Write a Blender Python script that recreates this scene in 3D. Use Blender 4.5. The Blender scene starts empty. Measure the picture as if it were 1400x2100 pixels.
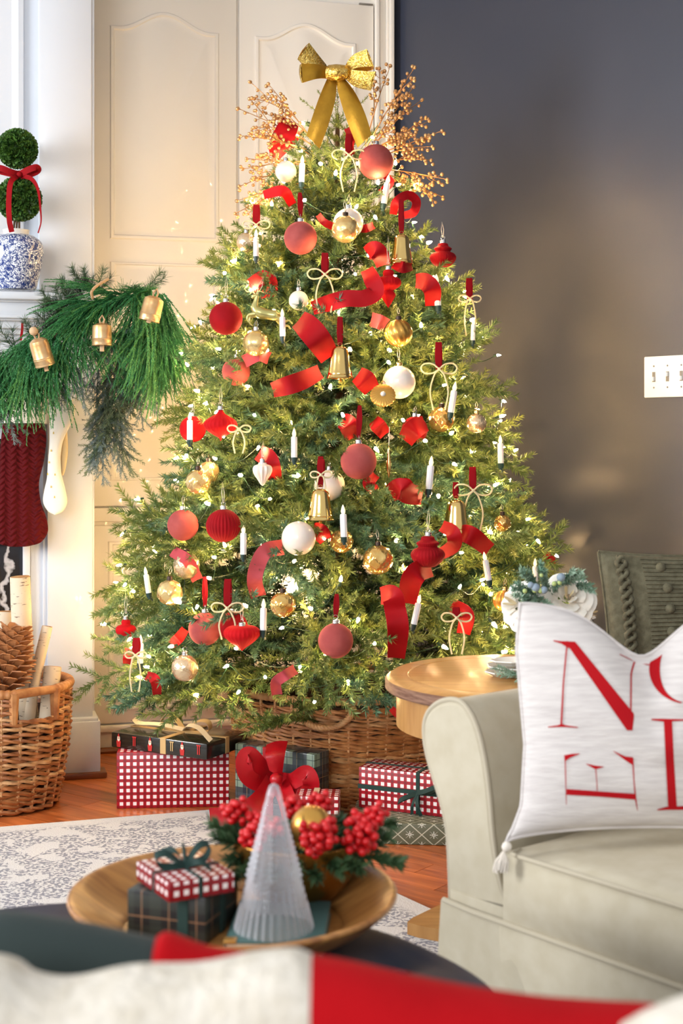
import bpy, bmesh, math, random
import numpy as np
from mathutils import Matrix, Vector
random.seed(7); rng = np.random.default_rng(7)
SC = bpy.context.scene; COL = SC.collection
PI = math.pi

# ---------------------------------------------------------------- camera
F = 2917.0; HOR = 900.0; EYE = 1.05
cd = bpy.data.cameras.new('camera'); cam = bpy.data.objects.new('camera', cd); COL.objects.link(cam)
cam.location = (0, 0, EYE); cam.rotation_euler = (PI/2, 0, 0)
cd.sensor_fit = 'VERTICAL'; cd.sensor_height = 36; cd.lens = 50.0
cd.shift_y = -(1050-HOR)/2100.0
cd.clip_start = 0.05
cd.dof.use_dof = True; cd.dof.focus_distance = 4.0; cd.dof.aperture_fstop = 6.3
SC.camera = cam
# ---------------------------------------------------------------- world, windows, exposure
w = bpy.data.worlds.new('world'); SC.world = w; w.use_nodes = True
w.node_tree.nodes['Background'].inputs[0].default_value = (0.93, 0.96, 1.0, 1)
w.node_tree.nodes['Background'].inputs[1].default_value = 0.76
def area(name, loc, tgt, sx, sy, power, col):
    l = bpy.data.lights.new(name, 'AREA'); l.shape = 'RECTANGLE'; l.size = sx; l.size_y = sy; l.energy = power; l.color = col
    o = bpy.data.objects.new(name, l); COL.objects.link(o); o.location = loc
    o.rotation_euler = (Vector(tgt)-Vector(loc)).to_track_quat('-Z', 'Y').to_euler()
    return o
area('window_daylight', (-4.0, 1.7, 1.75), (0.3, 4.3, 1.2), 1.3, 1.5, 170, (0.94, 0.97, 1.0))
area('window_daylight_behind', (-1.9, -2.8, 2.3), (0.0, 3.0, 0.9), 2.6, 1.6, 140, (0.97, 0.98, 1.0))
SC.view_settings.view_transform = 'Standard'; SC.view_settings.look = 'None'
SC.view_settings.gamma = 1; SC.view_settings.use_curve_mapping = False
SC.view_settings.exposure = 0.0
SC.cycles.use_denoising = True; SC.cycles.use_adaptive_sampling = True; SC.cycles.adaptive_threshold = 0.12
SC.cycles.max_bounces = 5; SC.cycles.diffuse_bounces = 2; SC.cycles.glossy_bounces = 3
SC.cycles.transmission_bounces = 6; SC.cycles.transparent_max_bounces = 5
SC.cycles.sample_clamp_indirect = 4.0; SC.cycles.caustics_reflective = False; SC.cycles.caustics_refractive = False

# ---------------------------------------------------------------- helpers
def P(px, py, d): return np.array([(px-700)/F*d, d, EYE+(HOR-py)/F*d])
def lin(c):
    c = c/255.0
    return c/12.92 if c <= 0.04045 else ((c+0.055)/1.055)**2.4
def rgb(r, g, b): return (lin(r), lin(g), lin(b), 1)
MATS = {}
def new_mat(name):
    m = bpy.data.materials.new(name); m.use_nodes = True; MATS[name] = m
    return m, m.node_tree, m.node_tree.nodes['Principled BSDF']
def mat(name, c, rough=0.5, metal=0.0, c2=None, scale=8, detail=4, stretch=(1, 1, 1), bump=0, bscale=60, sheen=0, coat=0,
        coord='Object', lo=0.35, hi=0.65, emis=None, trans=0, spec=0.5, sss=0, bstretch=None):
    m, t, b = new_mat(name); N = t.nodes; L = t.links
    b.inputs['Base Color'].default_value = c; b.inputs['Roughness'].default_value = rough; b.inputs['Metallic'].default_value = metal
    b.inputs['Specular IOR Level'].default_value = spec
    if sheen: b.inputs['Sheen Weight'].default_value = sheen; b.inputs['Sheen Roughness'].default_value = 0.4; b.inputs['Sheen Tint'].default_value = (min(1, c[0]*1.4+.1), c[1]*1.3+.06, c[2]*1.3+.06, 1)
    if coat: b.inputs['Coat Weight'].default_value = coat; b.inputs['Coat Roughness'].default_value = 0.06
    if trans: b.inputs['Transmission Weight'].default_value = trans
    if sss: b.inputs['Subsurface Weight'].default_value = sss; b.inputs['Subsurface Scale'].default_value = 0.02
    if emis: b.inputs['Emission Color'].default_value = emis[0]; b.inputs['Emission Strength'].default_value = emis[1]
    tc = N.new('ShaderNodeTexCoord')
    if c2:
        mp = N.new('ShaderNodeMapping'); mp.inputs['Scale'].default_value = stretch; L.new(tc.outputs[coord], mp.inputs[0])
        n = N.new('ShaderNodeTexNoise'); n.inputs['Scale'].default_value = scale; n.inputs['Detail'].default_value = detail; L.new(mp.outputs[0], n.inputs[0])
        r = N.new('ShaderNodeValToRGB'); r.color_ramp.elements[0].position = lo; r.color_ramp.elements[1].position = hi
        r.color_ramp.elements[0].color = c; r.color_ramp.elements[1].color = c2
        L.new(n.outputs[0], r.inputs[0]); L.new(r.outputs[0], b.inputs['Base Color'])
    if bump:
        mp = N.new('ShaderNodeMapping'); mp.inputs['Scale'].default_value = bstretch or stretch; L.new(tc.outputs[coord], mp.inputs[0])
        n = N.new('ShaderNodeTexNoise'); n.inputs['Scale'].default_value = bscale; n.inputs['Detail'].default_value = 3; L.new(mp.outputs[0], n.inputs[0])
        bp = N.new('ShaderNodeBump'); bp.inputs['Strength'].default_value = bump; bp.inputs['Distance'].default_value = 0.004
        L.new(n.outputs[0], bp.inputs['Height']); L.new(bp.outputs[0], b.inputs['Normal'])
    return m
def M_(*a): # math node helper: (tree, op, in0, in1)
    t, op, x, y = a
    n = t.nodes.new('ShaderNodeMath'); n.operation = op
    for i, v in enumerate((x, y)):
        if v is None: continue
        if isinstance(v, (int, float)): n.inputs[i].default_value = v
        else: t.links.new(v, n.inputs[i])
    return n.outputs[0]
def band(t, src, period, lo, hi, off=0.0):   # 1 where frac((src+off)/period) in lo..hi
    f = M_(t, 'FRACT', M_(t, 'DIVIDE', M_(t, 'ADD', src, off+100*period), period), None)
    return M_(t, 'MULTIPLY', M_(t, 'GREATER_THAN', f, lo), M_(t, 'LESS_THAN', f, hi))
def mixc(t, fac, a, b):
    n = t.nodes.new('ShaderNodeMix'); n.data_type = 'RGBA'
    if isinstance(fac, float): n.inputs['Factor'].default_value = fac
    else: t.links.new(fac, n.inputs['Factor'])
    for k, v in (('A', a), ('B', b)):
        s = [i for i in n.inputs if i.name == k and i.type == 'RGBA'][0]
        if isinstance(v, tuple): s.default_value = v
        else: t.links.new(v, s)
    return [o for o in n.outputs if o.type == 'RGBA'][0]
def uvxy(t):
    tc = t.nodes.new('ShaderNodeTexCoord'); s = t.nodes.new('ShaderNodeSeparateXYZ'); t.links.new(tc.outputs['UV'], s.inputs[0])
    return s.outputs[0], s.outputs[1]

class MB:
    def __init__(s): s.v = []; s.f = []; s.n = 0
    def add(s, v, f):
        v = np.asarray(v, float).reshape(-1, 3); s.v.append(v)
        o = s.n; s.f.extend([tuple(i+o for i in q) for q in f]); s.n += len(v); return s
    def xf(s, M):
        M = np.array(M); V = np.concatenate(s.v); s.v = [V @ M[:3, :3].T + M[:3, 3]]; return s
    def join(s, o, M=None):
        V = np.concatenate(o.v)
        if M is not None: M = np.array(M); V = V @ M[:3, :3].T + M[:3, 3]
        return s.add(V, o.f)
    def box(s, x0, x1, y0, y1, z0, z1):
        return s.add([(x0,y0,z0),(x1,y0,z0),(x1,y1,z0),(x0,y1,z0),(x0,y0,z1),(x1,y0,z1),(x1,y1,z1),(x0,y1,z1)],
                     [(0,3,2,1),(4,5,6,7),(0,1,5,4),(1,2,6,5),(2,3,7,6),(3,0,4,7)])
    def rbox(s, x0, x1, y0, y1, z0, z1, bev=0.004, seg=2):
        bm = bmesh.new(); bmesh.ops.create_cube(bm, size=1)
        for v in bm.verts: v.co = Vector(((x0+x1)/2+v.co.x*(x1-x0), (y0+y1)/2+v.co.y*(y1-y0), (z0+z1)/2+v.co.z*(z1-z0)))
        bmesh.ops.bevel(bm, geom=bm.edges[:], offset=bev, segments=seg, affect='EDGES', profile=0.5)
        bm.verts.index_update()
        s.add([v.co[:] for v in bm.verts], [tuple(v.index for v in f.verts) for f in bm.faces]); bm.free(); return s
    def lathe(s, prof, n=32, flute=0, amp=0, sx=1, sy=1, center=(0, 0, 0)):
        th = np.arange(n)*2*PI/n; pr = np.array(prof, float)
        m = 1+amp*np.cos(flute*th) if flute else np.ones(n)
        V = np.stack([np.outer(pr[:, 0], np.cos(th)*m*sx), np.outer(pr[:, 0], np.sin(th)*m*sy), np.outer(pr[:, 1], np.ones(n))], -1).reshape(-1, 3)+np.array(center)
        f = []
        for i in range(len(pr)-1):
            for j in range(n):
                k = (j+1) % n; f.append((i*n+j, i*n+k, (i+1)*n+k, (i+1)*n+j))
        return s.add(V, f)
    def tube(s, pts, r, n=6, cap=True, closed=False, flat=1.0, up=None):
        p = np.asarray(pts, float); N = len(p); r = np.full(N, r) if np.isscalar(r) else np.asarray(r, float)
        if closed: t = np.roll(p, -1, 0)-np.roll(p, 1, 0)
        else: t = np.gradient(p, axis=0)
        t /= np.linalg.norm(t, axis=1)[:, None]+1e-12
        a = np.array(up if up is not None else ((0, 0, 1) if abs(t[0][2]) < .9 else (1, 0, 0)), float)
        A = []
        for i in range(N):
            a = a-t[i]*np.dot(a, t[i]); a /= np.linalg.norm(a)+1e-12; A.append(a)
        A = np.array(A); B = np.cross(t, A); th = np.arange(n)*2*PI/n
        V = p[:, None]+(A[:, None]*np.cos(th)[None, :, None]*flat+B[:, None]*np.sin(th)[None, :, None])*r[:, None, None]
        f = []
        for i in range(N if closed else N-1):
            i2 = (i+1) % N
            for j in range(n):
                k = (j+1) % n; f.append((i*n+j, i*n+k, i2*n+k, i2*n+j))
        if cap and not closed: f.append(tuple(range(n))[::-1]); f.append(tuple(range((N-1)*n, N*n)))
        return s.add(V.reshape(-1, 3), f)
    def sphere(s, c, r, n=16, m=10, sz=1.0):
        pr = [(max(1e-5, math.sin(PI*i/m))*r, -math.cos(PI*i/m)*r*sz) for i in range(m+1)]
        return s.lathe(pr, n, center=c)
    def grid(s, V):     # V: (a,b,3)
        V = np.asarray(V, float); a, b = V.shape[:2]
        f = [(i*b+j, i*b+j+1, (i+1)*b+j+1, (i+1)*b+j) for i in range(a-1) for j in range(b-1)]
        return s.add(V.reshape(-1, 3), f)

WM = {}
def world_of(o): return WM.get(o.name, Matrix.Identity(4))
def mesh_of(name, mb, m, smooth=40, uv=None):
    V = np.concatenate(mb.v)
    me = bpy.data.meshes.new(name); me.from_pydata(V.tolist(), [], mb.f); 
    if m is not None: me.materials.append(MATS[m] if isinstance(m, str) else m)
    if uv == 'box':
        l = me.uv_layers.new(name='UVMap'); co = []
        for p in me.polygons:
            n = p.normal; ax = max(range(3), key=lambda i: abs(n[i]))
            for vi in p.vertices:
                c = V[vi]; co.extend({0: (c[1], c[2]), 1: (c[0], c[2]), 2: (c[0], c[1])}[ax])
        l.data.foreach_set('uv', co)
    if smooth:
        me.polygons.foreach_set('use_smooth', [True]*len(me.polygons))
        me.set_sharp_from_angle(angle=math.radians(smooth))
    me.update(); return me
def empty(name, loc, label=None, cat=None, group=None, M=None):
    o = bpy.data.objects.new(name, None); COL.objects.link(o); o.empty_display_size = 0.05
    M = M if M is not None else Matrix.Translation(Vector(loc)); o.matrix_world = M; WM[o.name] = M.copy()
    if label: tag(o, label, cat, group)
    return o
def tag(o, label, cat=None, group=None, kind=None):
    if label: o['label'] = label
    if cat: o['category'] = cat
    if group: o['group'] = group
    if kind: o['kind'] = kind
    return o
def obj(name, mb, m, parent=None, smooth=40, uv=None, local=False, kind=None):
    """mb in world coordinates unless local=True (then in the parent's frame)"""
    V = np.concatenate(mb.v)
    if parent is None:
        base = Vector(((V[:, 0].min()+V[:, 0].max())/2, (V[:, 1].min()+V[:, 1].max())/2, V[:, 2].min()))
        mb.v = [V-np.array(base)]; me = mesh_of(name, mb, m, smooth, uv)
        o = bpy.data.objects.new(name, me); COL.objects.link(o); o.location = base; WM[o.name] = Matrix.Translation(base)
    else:
        PM = world_of(parent)
        if not local: mb.xf(PM.inverted())
        me = mesh_of(name, mb, m, smooth, uv)
        o = bpy.data.objects.new(name, me); COL.objects.link(o); o.parent = parent; WM[o.name] = PM.copy()
    if kind: o['kind'] = kind
    return o
def inst(name, me, M, parent):
    o = bpy.data.objects.new(name, me); COL.objects.link(o); o.parent = parent
    o.matrix_local = world_of(parent).inverted() @ M; WM[o.name] = M.copy(); return o
def dirmat(p, d, roll=0.0, s=1.0):
    x = Vector(d).normalized(); up = Vector((0, 0, 1))
    if abs(x.z) > 0.97: up = Vector((0, -1, 0))
    y = up.cross(x).normalized(); z = x.cross(y)
    R = Matrix((x, y, z)).transposed().to_4x4()
    return Matrix.Translation(Vector(p)) @ R @ Matrix.Rotation(roll, 4, 'X') @ Matrix.Scale(s, 4)
def structure(name, mb, m, parent=None, **k):
    o = obj(name, mb, m, parent, **k)
    if parent is None: o['kind'] = 'structure'
    return o
def crom(pts, n=8):      # Catmull-Rom through rows of any width
    p = np.asarray(pts, float); p = np.vstack([2*p[0]-p[1], p, 2*p[-1]-p[-2]]); out = []
    for i in range(1, len(p)-2):
        for k in range(n):
            t = k/n; a, b, c, d = p[i-1:i+3]
            out.append(.5*((2*b)+(-a+c)*t+(2*a-5*b+4*c-d)*t*t+(-a+3*b-3*c+d)*t**3))
    out.append(p[-2]); return np.array(out)
def strip(mb, L, R, th=0.0012, nx=4, bow=0.0):
    """a ribbon between two 3D edges, with thickness"""
    L = np.asarray(L); R = np.asarray(R); w = np.linspace(0, 1, nx+1)[None, :, None]
    V = L[:, None]*(1-w)+R[:, None]*w
    t = np.gradient(V, axis=0); s = (R-L)[:, None]+0*V; nn = np.cross(t, s); nn /= np.linalg.norm(nn, axis=2)[..., None]+1e-9
    V = V+nn*(bow*np.sin(w*PI))
    a, b = V.shape[:2]; top = V+nn*th/2; bot = V-nn*th/2
    base = np.concatenate([top.reshape(-1, 3), bot.reshape(-1, 3)]); o = a*b; f = []
    for i in range(a-1):
        for j in range(b-1):
            q = (i*b+j, i*b+j+1, (i+1)*b+j+1, (i+1)*b+j); f.append(q); f.append(tuple(x+o for x in q[::-1]))
        f.append((i*b, (i+1)*b, (i+1)*b+o, i*b+o)); f.append((i*b+b-1, i*b+b-1+o, (i+1)*b+b-1+o, (i+1)*b+b-1))
    for i in (0, a-1):
        for j in range(b-1): f.append((i*b+j, i*b+j+o, i*b+j+1+o, i*b+j+1))
    return mb.add(base, f)
def ribbon_px(mb, pts, d0, n=7, th=0.0012, bow=0.0):
    """pts rows: (xl,yl,xr,yr,depth offset left,depth offset right) in photo measure about distance d0"""
    q = crom(pts, n)
    L = np.array([P(r[0], r[1], d0+r[4]) for r in q]); R = np.array([P(r[2], r[3], d0+r[5]) for r in q])
    return strip(mb, L, R, th, bow=bow)
def band_px(mb, c, w, d0, n=7, th=0.0012, bow=0.0):
    """centre line rows (x,y,dd[,w,tilt]) ; width w px across the line"""
    rows = []
    c = [tuple(r)+(w, 0.0)[len(r)-3:] if len(r) < 5 else r for r in c]
    q = crom(c, n); t = np.gradient(q[:, :2], axis=0); t /= np.linalg.norm(t, axis=1)[:, None]+1e-9
    L = []; R = []
    for r, tt in zip(q, t):
        nx, ny = -tt[1]*r[3]/2, tt[0]*r[3]/2
        L.append(P(r[0]-nx, r[1]-ny, d0+r[2]-r[4])); R.append(P(r[0]+nx, r[1]+ny, d0+r[2]+r[4]))
    return strip(mb, np.array(L), np.array(R), th, bow=bow)
# ---------------------------------------------------------------- materials of the room
mat('white_trim', rgb(214, 217, 222), 0.35, coat=0.2, bump=0.04, bscale=120)
mat('white_wall', rgb(212, 216, 223), 0.45, bump=0.05, bscale=200)
mat('cream_lacquer', rgb(240, 234, 224), 0.42, coat=0.4, bump=0.02, bscale=14)
MATS['cream_lacquer'].node_tree.nodes['Principled BSDF'].inputs['Coat Roughness'].default_value = 0.055
mat('navy_wall', rgb(46, 51, 66), 0.38, c2=rgb(51, 55, 69), scale=2.2, bump=0.05, bscale=90, spec=0.6)
mat('brass', rgb(190, 145, 60), 0.18, 1.0)
mat('floor_under', rgb(60, 30, 14), 0.7)
mat('shoe_wood', rgb(120, 66, 32), 0.4)
mat('plastic_white', rgb(240, 238, 232), 0.3)
mat('slot_dark', rgb(120, 116, 110), 0.4)
def wood(name, a, b, rough, sc=(1, 9, 9), coat=0.0, scale=6, dark=None):
    m, t, bs = new_mat(name); N = t.nodes; L = t.links
    tc = N.new('ShaderNodeTexCoord'); oi = N.new('ShaderNodeObjectInfo')
    mp = N.new('ShaderNodeMapping'); mp.inputs['Scale'].default_value = sc; L.new(tc.outputs['Object'], mp.inputs[0])
    cb = N.new('ShaderNodeCombineXYZ'); L.new(M_(t, 'MULTIPLY', oi.outputs['Random'], 37.0), cb.inputs[0]); L.new(cb.outputs[0], mp.inputs['Location'])
    n = N.new('ShaderNodeTexNoise'); n.inputs['Scale'].default_value = scale; n.inputs['Detail'].default_value = 6; n.inputs['Distortion'].default_value = 0.6; L.new(mp.outputs[0], n.inputs[0])
    r = N.new('ShaderNodeValToRGB'); e = r.color_ramp.elements; e[0].position = .3; e[1].position = .7; e[0].color = a; e[1].color = b; L.new(n.outputs[0], r.inputs[0])
    hs = N.new('ShaderNodeHueSaturation'); L.new(r.outputs[0], hs.inputs['Color'])
    L.new(M_(t, 'ADD', M_(t, 'MULTIPLY', oi.outputs['Random'], 0.5), 0.75), hs.inputs['Value']); L.new(hs.outputs[0], bs.inputs['Base Color'])
    bs.inputs['Roughness'].default_value = rough; bs.inputs['Coat Weight'].default_value = coat; bs.inputs['Coat Roughness'].default_value = 0.15
    bp = N.new('ShaderNodeBump'); bp.inputs['Strength'].default_value = 0.12; bp.inputs['Distance'].default_value = 0.002; L.new(n.outputs[0], bp.inputs['Height']); L.new(bp.outputs[0], bs.inputs['Normal'])
    return m
wood('plank_wood', rgb(152, 74, 34), rgb(206, 118, 62), 0.32, coat=0.25)

# ---------------------------------------------------------------- floor and walls
fl = MB().box(-4, 3, -3.2, 6.2, -0.06, -0.004)
floor = structure('floor', fl, 'floor_under', smooth=0); 
ang = math.radians(-38); PR = Matrix.Rotation(ang, 4, 'Z'); pr = np.random.default_rng(3)
FW = 0.083; k = 0
poly_ok = lambda x, y: -1.75 < x < 1.9 and 2.75 < y < 5.15
for i in range(-60, 80):
    yy = i*FW; xx = -7+pr.uniform(0, 0.6)
    while xx < 7:
        ln = pr.uniform(0.7, 1.7); c = PR @ Vector((xx+ln/2, yy+FW/2, 0))
        if poly_ok(c.x, c.y):
            mb = MB().box(-ln/2+.0008, ln/2-.0008, -FW/2+.0009, FW/2-.0009, -0.004, 0.0).xf(Matrix.Identity(4))
            me = mesh_of('plank', mb, 'plank_wood', 0)
            inst('plank', me, Matrix.Translation(c) @ PR, floor); k += 1
        xx += ln
WA = math.radians(15); C0 = Vector((0.18, 5.04, 0)); W = Matrix.Translation(C0) @ Matrix.Rotation(WA, 4, 'Z')
Wi = W.inverted()
def wl(px, py, b):
    """point of the cabinet-wall frame (x along the wall, y=-b towards the room) seen at a photo pixel"""
    n = Vector((math.sin(WA), -math.cos(WA), 0)); d = Vector(P(px, py, 1.0))-Vector((0, 0, EYE))
    o = Vector((0, 0, EYE)); t = (n.dot(C0)+b-n.dot(o))/n.dot(d)
    return Wi @ (o+d*t)
wb = MB().box(-3.2, 0.0, 0.02, 0.14, 0, 2.75).xf(W)
structure('wall_back', wb, 'white_wall', smooth=0)
DA = math.radians(-50); D = Matrix.Translation(C0) @ Matrix.Rotation(DA, 4, 'Z')
structure('wall_right', MB().box(0.0, 4.2, 0.0, 0.12, 0, 2.75).xf(D), 'navy_wall', smooth=0)
structure('baseboard_right', MB().rbox(0.02, 4.2, -0.016, 0.0, 0, 0.13, .004).xf(D), 'white_trim')
structure('ceiling', MB().box(-4.5, 3.5, 3.0, 6.2, 2.75, 2.85), 'white_wall', smooth=0)

# ---------------------------------------------------------------- built-in cupboard with arched doors
cab = empty('built_in_cabinet', None, 'tall cream built-in cabinet with arched raised-panel doors behind the christmas tree', 'cabinet', M=W)
def offset_path(p, d):
    p = np.asarray(p, float); t = np.roll(p, -1, 0)-np.roll(p, 1, 0); t /= np.linalg.norm(t, axis=1)[:, None]+1e-9
    n = np.stack([-t[:, 1], t[:, 0]], 1)
    q = p+n*d
    # mitre at square corners
    a = p-np.roll(p, 1, 0); b = np.roll(p, -1, 0)-p; a /= np.linalg.norm(a, axis=1)[:, None]; b /= np.linalg.norm(b, axis=1)[:, None]
    c = np.clip((a*b).sum(1), -1, 1); k = 1/np.maximum(np.sqrt((1+c)/2), .5)
    return p+n*d*k[:, None]
def raised(mb, path, y0, prof=((0, 0), (.004, .006), (.012, .007), (.016, .001), (.030, .001), (.046, .009))):
    """moulding rings inside a closed x,z outline standing proud (towards -y) of y0"""
    rings = []
    for d, h in prof:
        q = offset_path(path, d); pa_ = np.asarray(path); q[:, 0] = np.clip(q[:, 0], pa_[:, 0].min()+d, pa_[:, 0].max()-d); rings.append(np.stack([q[:, 0], np.full(len(q), y0-h), q[:, 1]], 1))
    n = len(path); V = np.concatenate(rings); f = []
    for i in range(len(rings)-1):
        for j in range(n): f.append((i*n+j, i*n+(j+1) % n, (i+1)*n+(j+1) % n, (i+1)*n+j))
    f.append(tuple(range((len(rings)-1)*n, len(rings)*n)))
    return mb.add(V, f)
def raised_arch(mb, a, y0, prof=((0, 0), (.004, .006), (.012, .007), (.016, .001), (.030, .001), (.046, .009))):
    x0, x1, z0, z1, ar, sh = a; rings = [[(x, y0-h, z) for x, z in outline(x0+d, x1-d, z0+d, z1-d, ar, sh)] for d, h in prof]
    n = len(rings[0]); V = [p for r_ in rings for p in r_]; f = []
    for i in range(len(rings)-1):
        for j in range(n): f.append((i*n+j, i*n+(j+1) % n, (i+1)*n+(j+1) % n, (i+1)*n+j))
    b = (len(rings)-1)*n; mid = len(V); V.append(((x0+x1)/2, y0-prof[-1][1], (z0+z1)/2))
    for j in range(n): f.append((b+j, b+(j+1) % n, mid))
    return mb.add(V, f)
def outline(x0, x1, z0, z1, arch=0.0, sh=0.0):
    """counter-clockwise; arched top rises by arch between level shoulders of length sh"""
    p = [(x0, z0), (x1, z0), (x1, z1)]
    if arch:
        for i in range(1, 24):
            t = i/24.; x = x1+(x0-x1)*t; u = abs(t-.5)*2; s = 1-u
            z = z1+arch*(0 if s < sh else (math.sin(((s-sh)/(1-sh)-.5)*PI)+1)/2); p.append((x, z))
    p.append((x0, z1)); return p
B = 0.03
def X(px, py=900, b=B): return wl(px, py, b)[0]
def Z(px, py, b=B): return wl(px, py, b)[2]
zt = 2.62
seams = [(193, 485), (490, 766)]
zdoor = Z(340, 1038); zlow0 = Z(340, 1480); zmidz = Z(340, 1050)
obj('carcass', MB().box(X(190), X(803), -B+.012, 0.0, Z(330, 1495), zt), 'cream_lacquer', cab, 0, local=True)
obj('toe_rail', MB().rbox(X(190), X(803), -B-.008, 0, 0.07, Z(330, 1482), .006).rbox(X(190), X(803), -B+.01, 0, 0.012, .075, .003), 'cream_lacquer', cab, local=True)
obj('shoe_moulding', MB().tube([(X(190), -B-.002, .008), (X(803), -B-.002, .008)], .012, 8), 'shoe_wood', cab, local=True)
obj('middle_rail', MB().rbox(X(190), X(767), -B-.012, 0, Z(330, 1068), Z(330, 1040), .005), 'cream_lacquer', cab, local=True)
for di, (a, b_) in enumerate(seams):
    xa, xb = X(a), X(b_)
    d = obj('door', MB().rbox(xa, xb, -B, -B+.02, zdoor+.002, zt-.05, .003), 'cream_lacquer', cab, local=True)
    ia, ib = X(a+32), X(b_-36)
    p = (ia, ib, Z(340, 494), Z(340, 60), Z(340, 25)-Z(340, 60), .14)
    obj('arched_panel', raised_arch(MB(), p, -B), 'cream_lacquer', d, local=True)
    p = outline(ia, ib, Z(340, 985), Z(340, 540))
    obj('lower_panel', raised(MB(), p, -B), 'cream_lacquer', d, local=True)
    d2 = obj('door', MB().rbox(xa, xb, -B, -B+.02, Z(340, 1478), Z(340, 1076), .003), 'cream_lacquer', cab, local=True)
    p = outline(X(a+28), X(b_-30), Z(340, 1452), Z(340, 1108))
    obj('square_panel', raised(MB(), p, -B), 'cream_lacquer', d2, local=True)
    if di == 0:
        kx, ky, kz = wl(472, 517, B+.02)
        K = Matrix.Translation((kx, -B, kz)) @ Matrix.Rotation(PI/2, 4, 'X')
        obj('knob', MB().lathe([(.001, 0), (.008, 0), (.006, .008), (.008, .013), (.0155, .018), (.0165, .024), (.013, .031), (.006, .034), (.0005, .0345)], 24).xf(K), 'brass', d, local=True)
cs = MB()
for x0, x1, dp in ((768, 776, .046), (776, 790, .034), (790, 796, .04), (796, 805, .052)):
    cs.rbox(X(x0), X(x1), -dp, 0, 0.0, zt, .003)
obj('side_casing', cs, 'cream_lacquer', cab, local=True)
obj('hinge', MB().rbox(X(736), X(764), -B-.004, -B+.004, Z(750, 10), Z(750, 7), .001), 'slot_dark', cab, local=True)

# ---------------------------------------------------------------- fireplace with mantel
fp = empty('fireplace', None, 'white painted fireplace surround with moulded mantel shelf and dark marble slip', 'fireplace', M=W)
def bxp(mb, px0, px1, py0, py1, b, b0=0.0, bev=.003):
    x0 = wl(px0, py0, b)[0]; x1 = wl(px1, py0, b)[0]; z1 = wl((px0+px1)/2, py0, b)[2]; z0 = wl((px0+px1)/2, py1, b)[2]
    return mb.rbox(x0, x1, -b, -b0, max(0, z0), z1, bev)
PB = 0.333
top = 2.7
x190 = wl(190, 900, PB)[0]; x80 = wl(80, 900, PB)[0]; xl = wl(-160, 900, PB)[0]
cb = MB().rbox(x80, x190-.003, -PB, -.05, wl(150, 600, PB)[2], top, .003)
structure('wall_left', MB().box(xl, x80+.01, -.285, -.02, 0.0, top).xf(W), 'white_wall', smooth=0)
obj('corner_pilaster', cb, 'white_trim', fp, local=True)
obj('side_strip', MB().rbox(x190-.003, x190+.006, -PB+.008, 0, .2, top, .002), 'white_trim', fp, local=True)
pn = MB()
pa = wl(-120, 560, .285); pb_ = wl(50, 560, .285)
pn = raised(MB(), [(pa[0], wl(0, 560, .285)[2]), (pb_[0], wl(0, 560, .285)[2]), (pb_[0], 2.6), (pa[0], 2.6)], -.285, ((0, 0), (.003, .012), (.014, .014), (.022, .004), (.03, .003)))
obj('wall_panel', pn, 'white_trim', fp, local=True)
m = MB()
bxp(m, -160, 196, 597, 613, .50, .02, .004)
obj('mantel_shelf', m, 'white_trim', fp, local=True)
m = MB(); 
for y0, y1, b in ((613, 618, .475), (618, 645, .465), (645, 651, .47), (651, 656, .455), (656, 672, .435), (672, 684, .415), (684, 697, .395), (697, 722, .375)):
    bxp(m, -160, 193, y0, y1+1, b, .02, .002)
obj('mantel_moulding', m, 'white_trim', fp, local=True)
m = MB(); bxp(m, -160, 190, 720, 870, PB, .05); obj('frieze', m, 'white_trim', fp, local=True)
m = MB(); bxp(m, 97, 190, 868, 1476, PB, .05)
pil = obj('pilaster', m, 'white_trim', fp, local=True)
m = MB(); bxp(m, 86, 206, 1482, 1592, PB+.03, .05, .003); 
pl = obj('plinth', m, 'white_trim', fp, local=True)
m = MB(); bxp(m, 90, 202, 1474, 1484, PB+.022, .05, .004); obj('plinth_cap', m, 'white_trim', pl, local=True)
m = MB(); x0 = wl(86, 900, PB)[0]; m.rbox(x0, wl(214, 900, PB)[0]+.004, -PB-.048, -.3, 0, .018, .004); obj('floor_trim', m, 'shoe_wood', fp, local=True)
m = MB(); bxp(m, 47, 62, 868, 1592, .312, .05); bxp(m, 62, 98, 868, 1592, .30, .05); bxp(m, 88, 98, 868, 1592, .318, .05); obj('inner_trim', m, 'white_trim', fp, local=True)
mm, t, bs = new_mat('dark_marble')
tc = t.nodes.new('ShaderNodeTexCoord'); wv = t.nodes.new('ShaderNodeTexWave'); wv.inputs['Scale'].default_value = 1.6; wv.inputs['Distortion'].default_value = 16; wv.inputs['Detail'].default_value = 5; wv.inputs['Detail Scale'].default_value = 2.2
t.links.new(tc.outputs['Object'], wv.inputs[0]); r = t.nodes.new('ShaderNodeValToRGB'); r.color_ramp.elements[0].position = .93; r.color_ramp.elements[0].color = rgb(30, 28, 32); r.color_ramp.elements[1].position = 1.0; r.color_ramp.elements[1].color = rgb(190, 190, 195)
t.links.new(wv.outputs[0], r.inputs[0]); t.links.new(r.outputs[0], bs.inputs['Base Color']); bs.inputs['Roughness'].default_value = 0.12
m = MB(); bxp(m, -150, 49, 900, 1592, .287, .03, .001); obj('marble_slip', m, 'dark_marble', fp, local=True)

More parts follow.
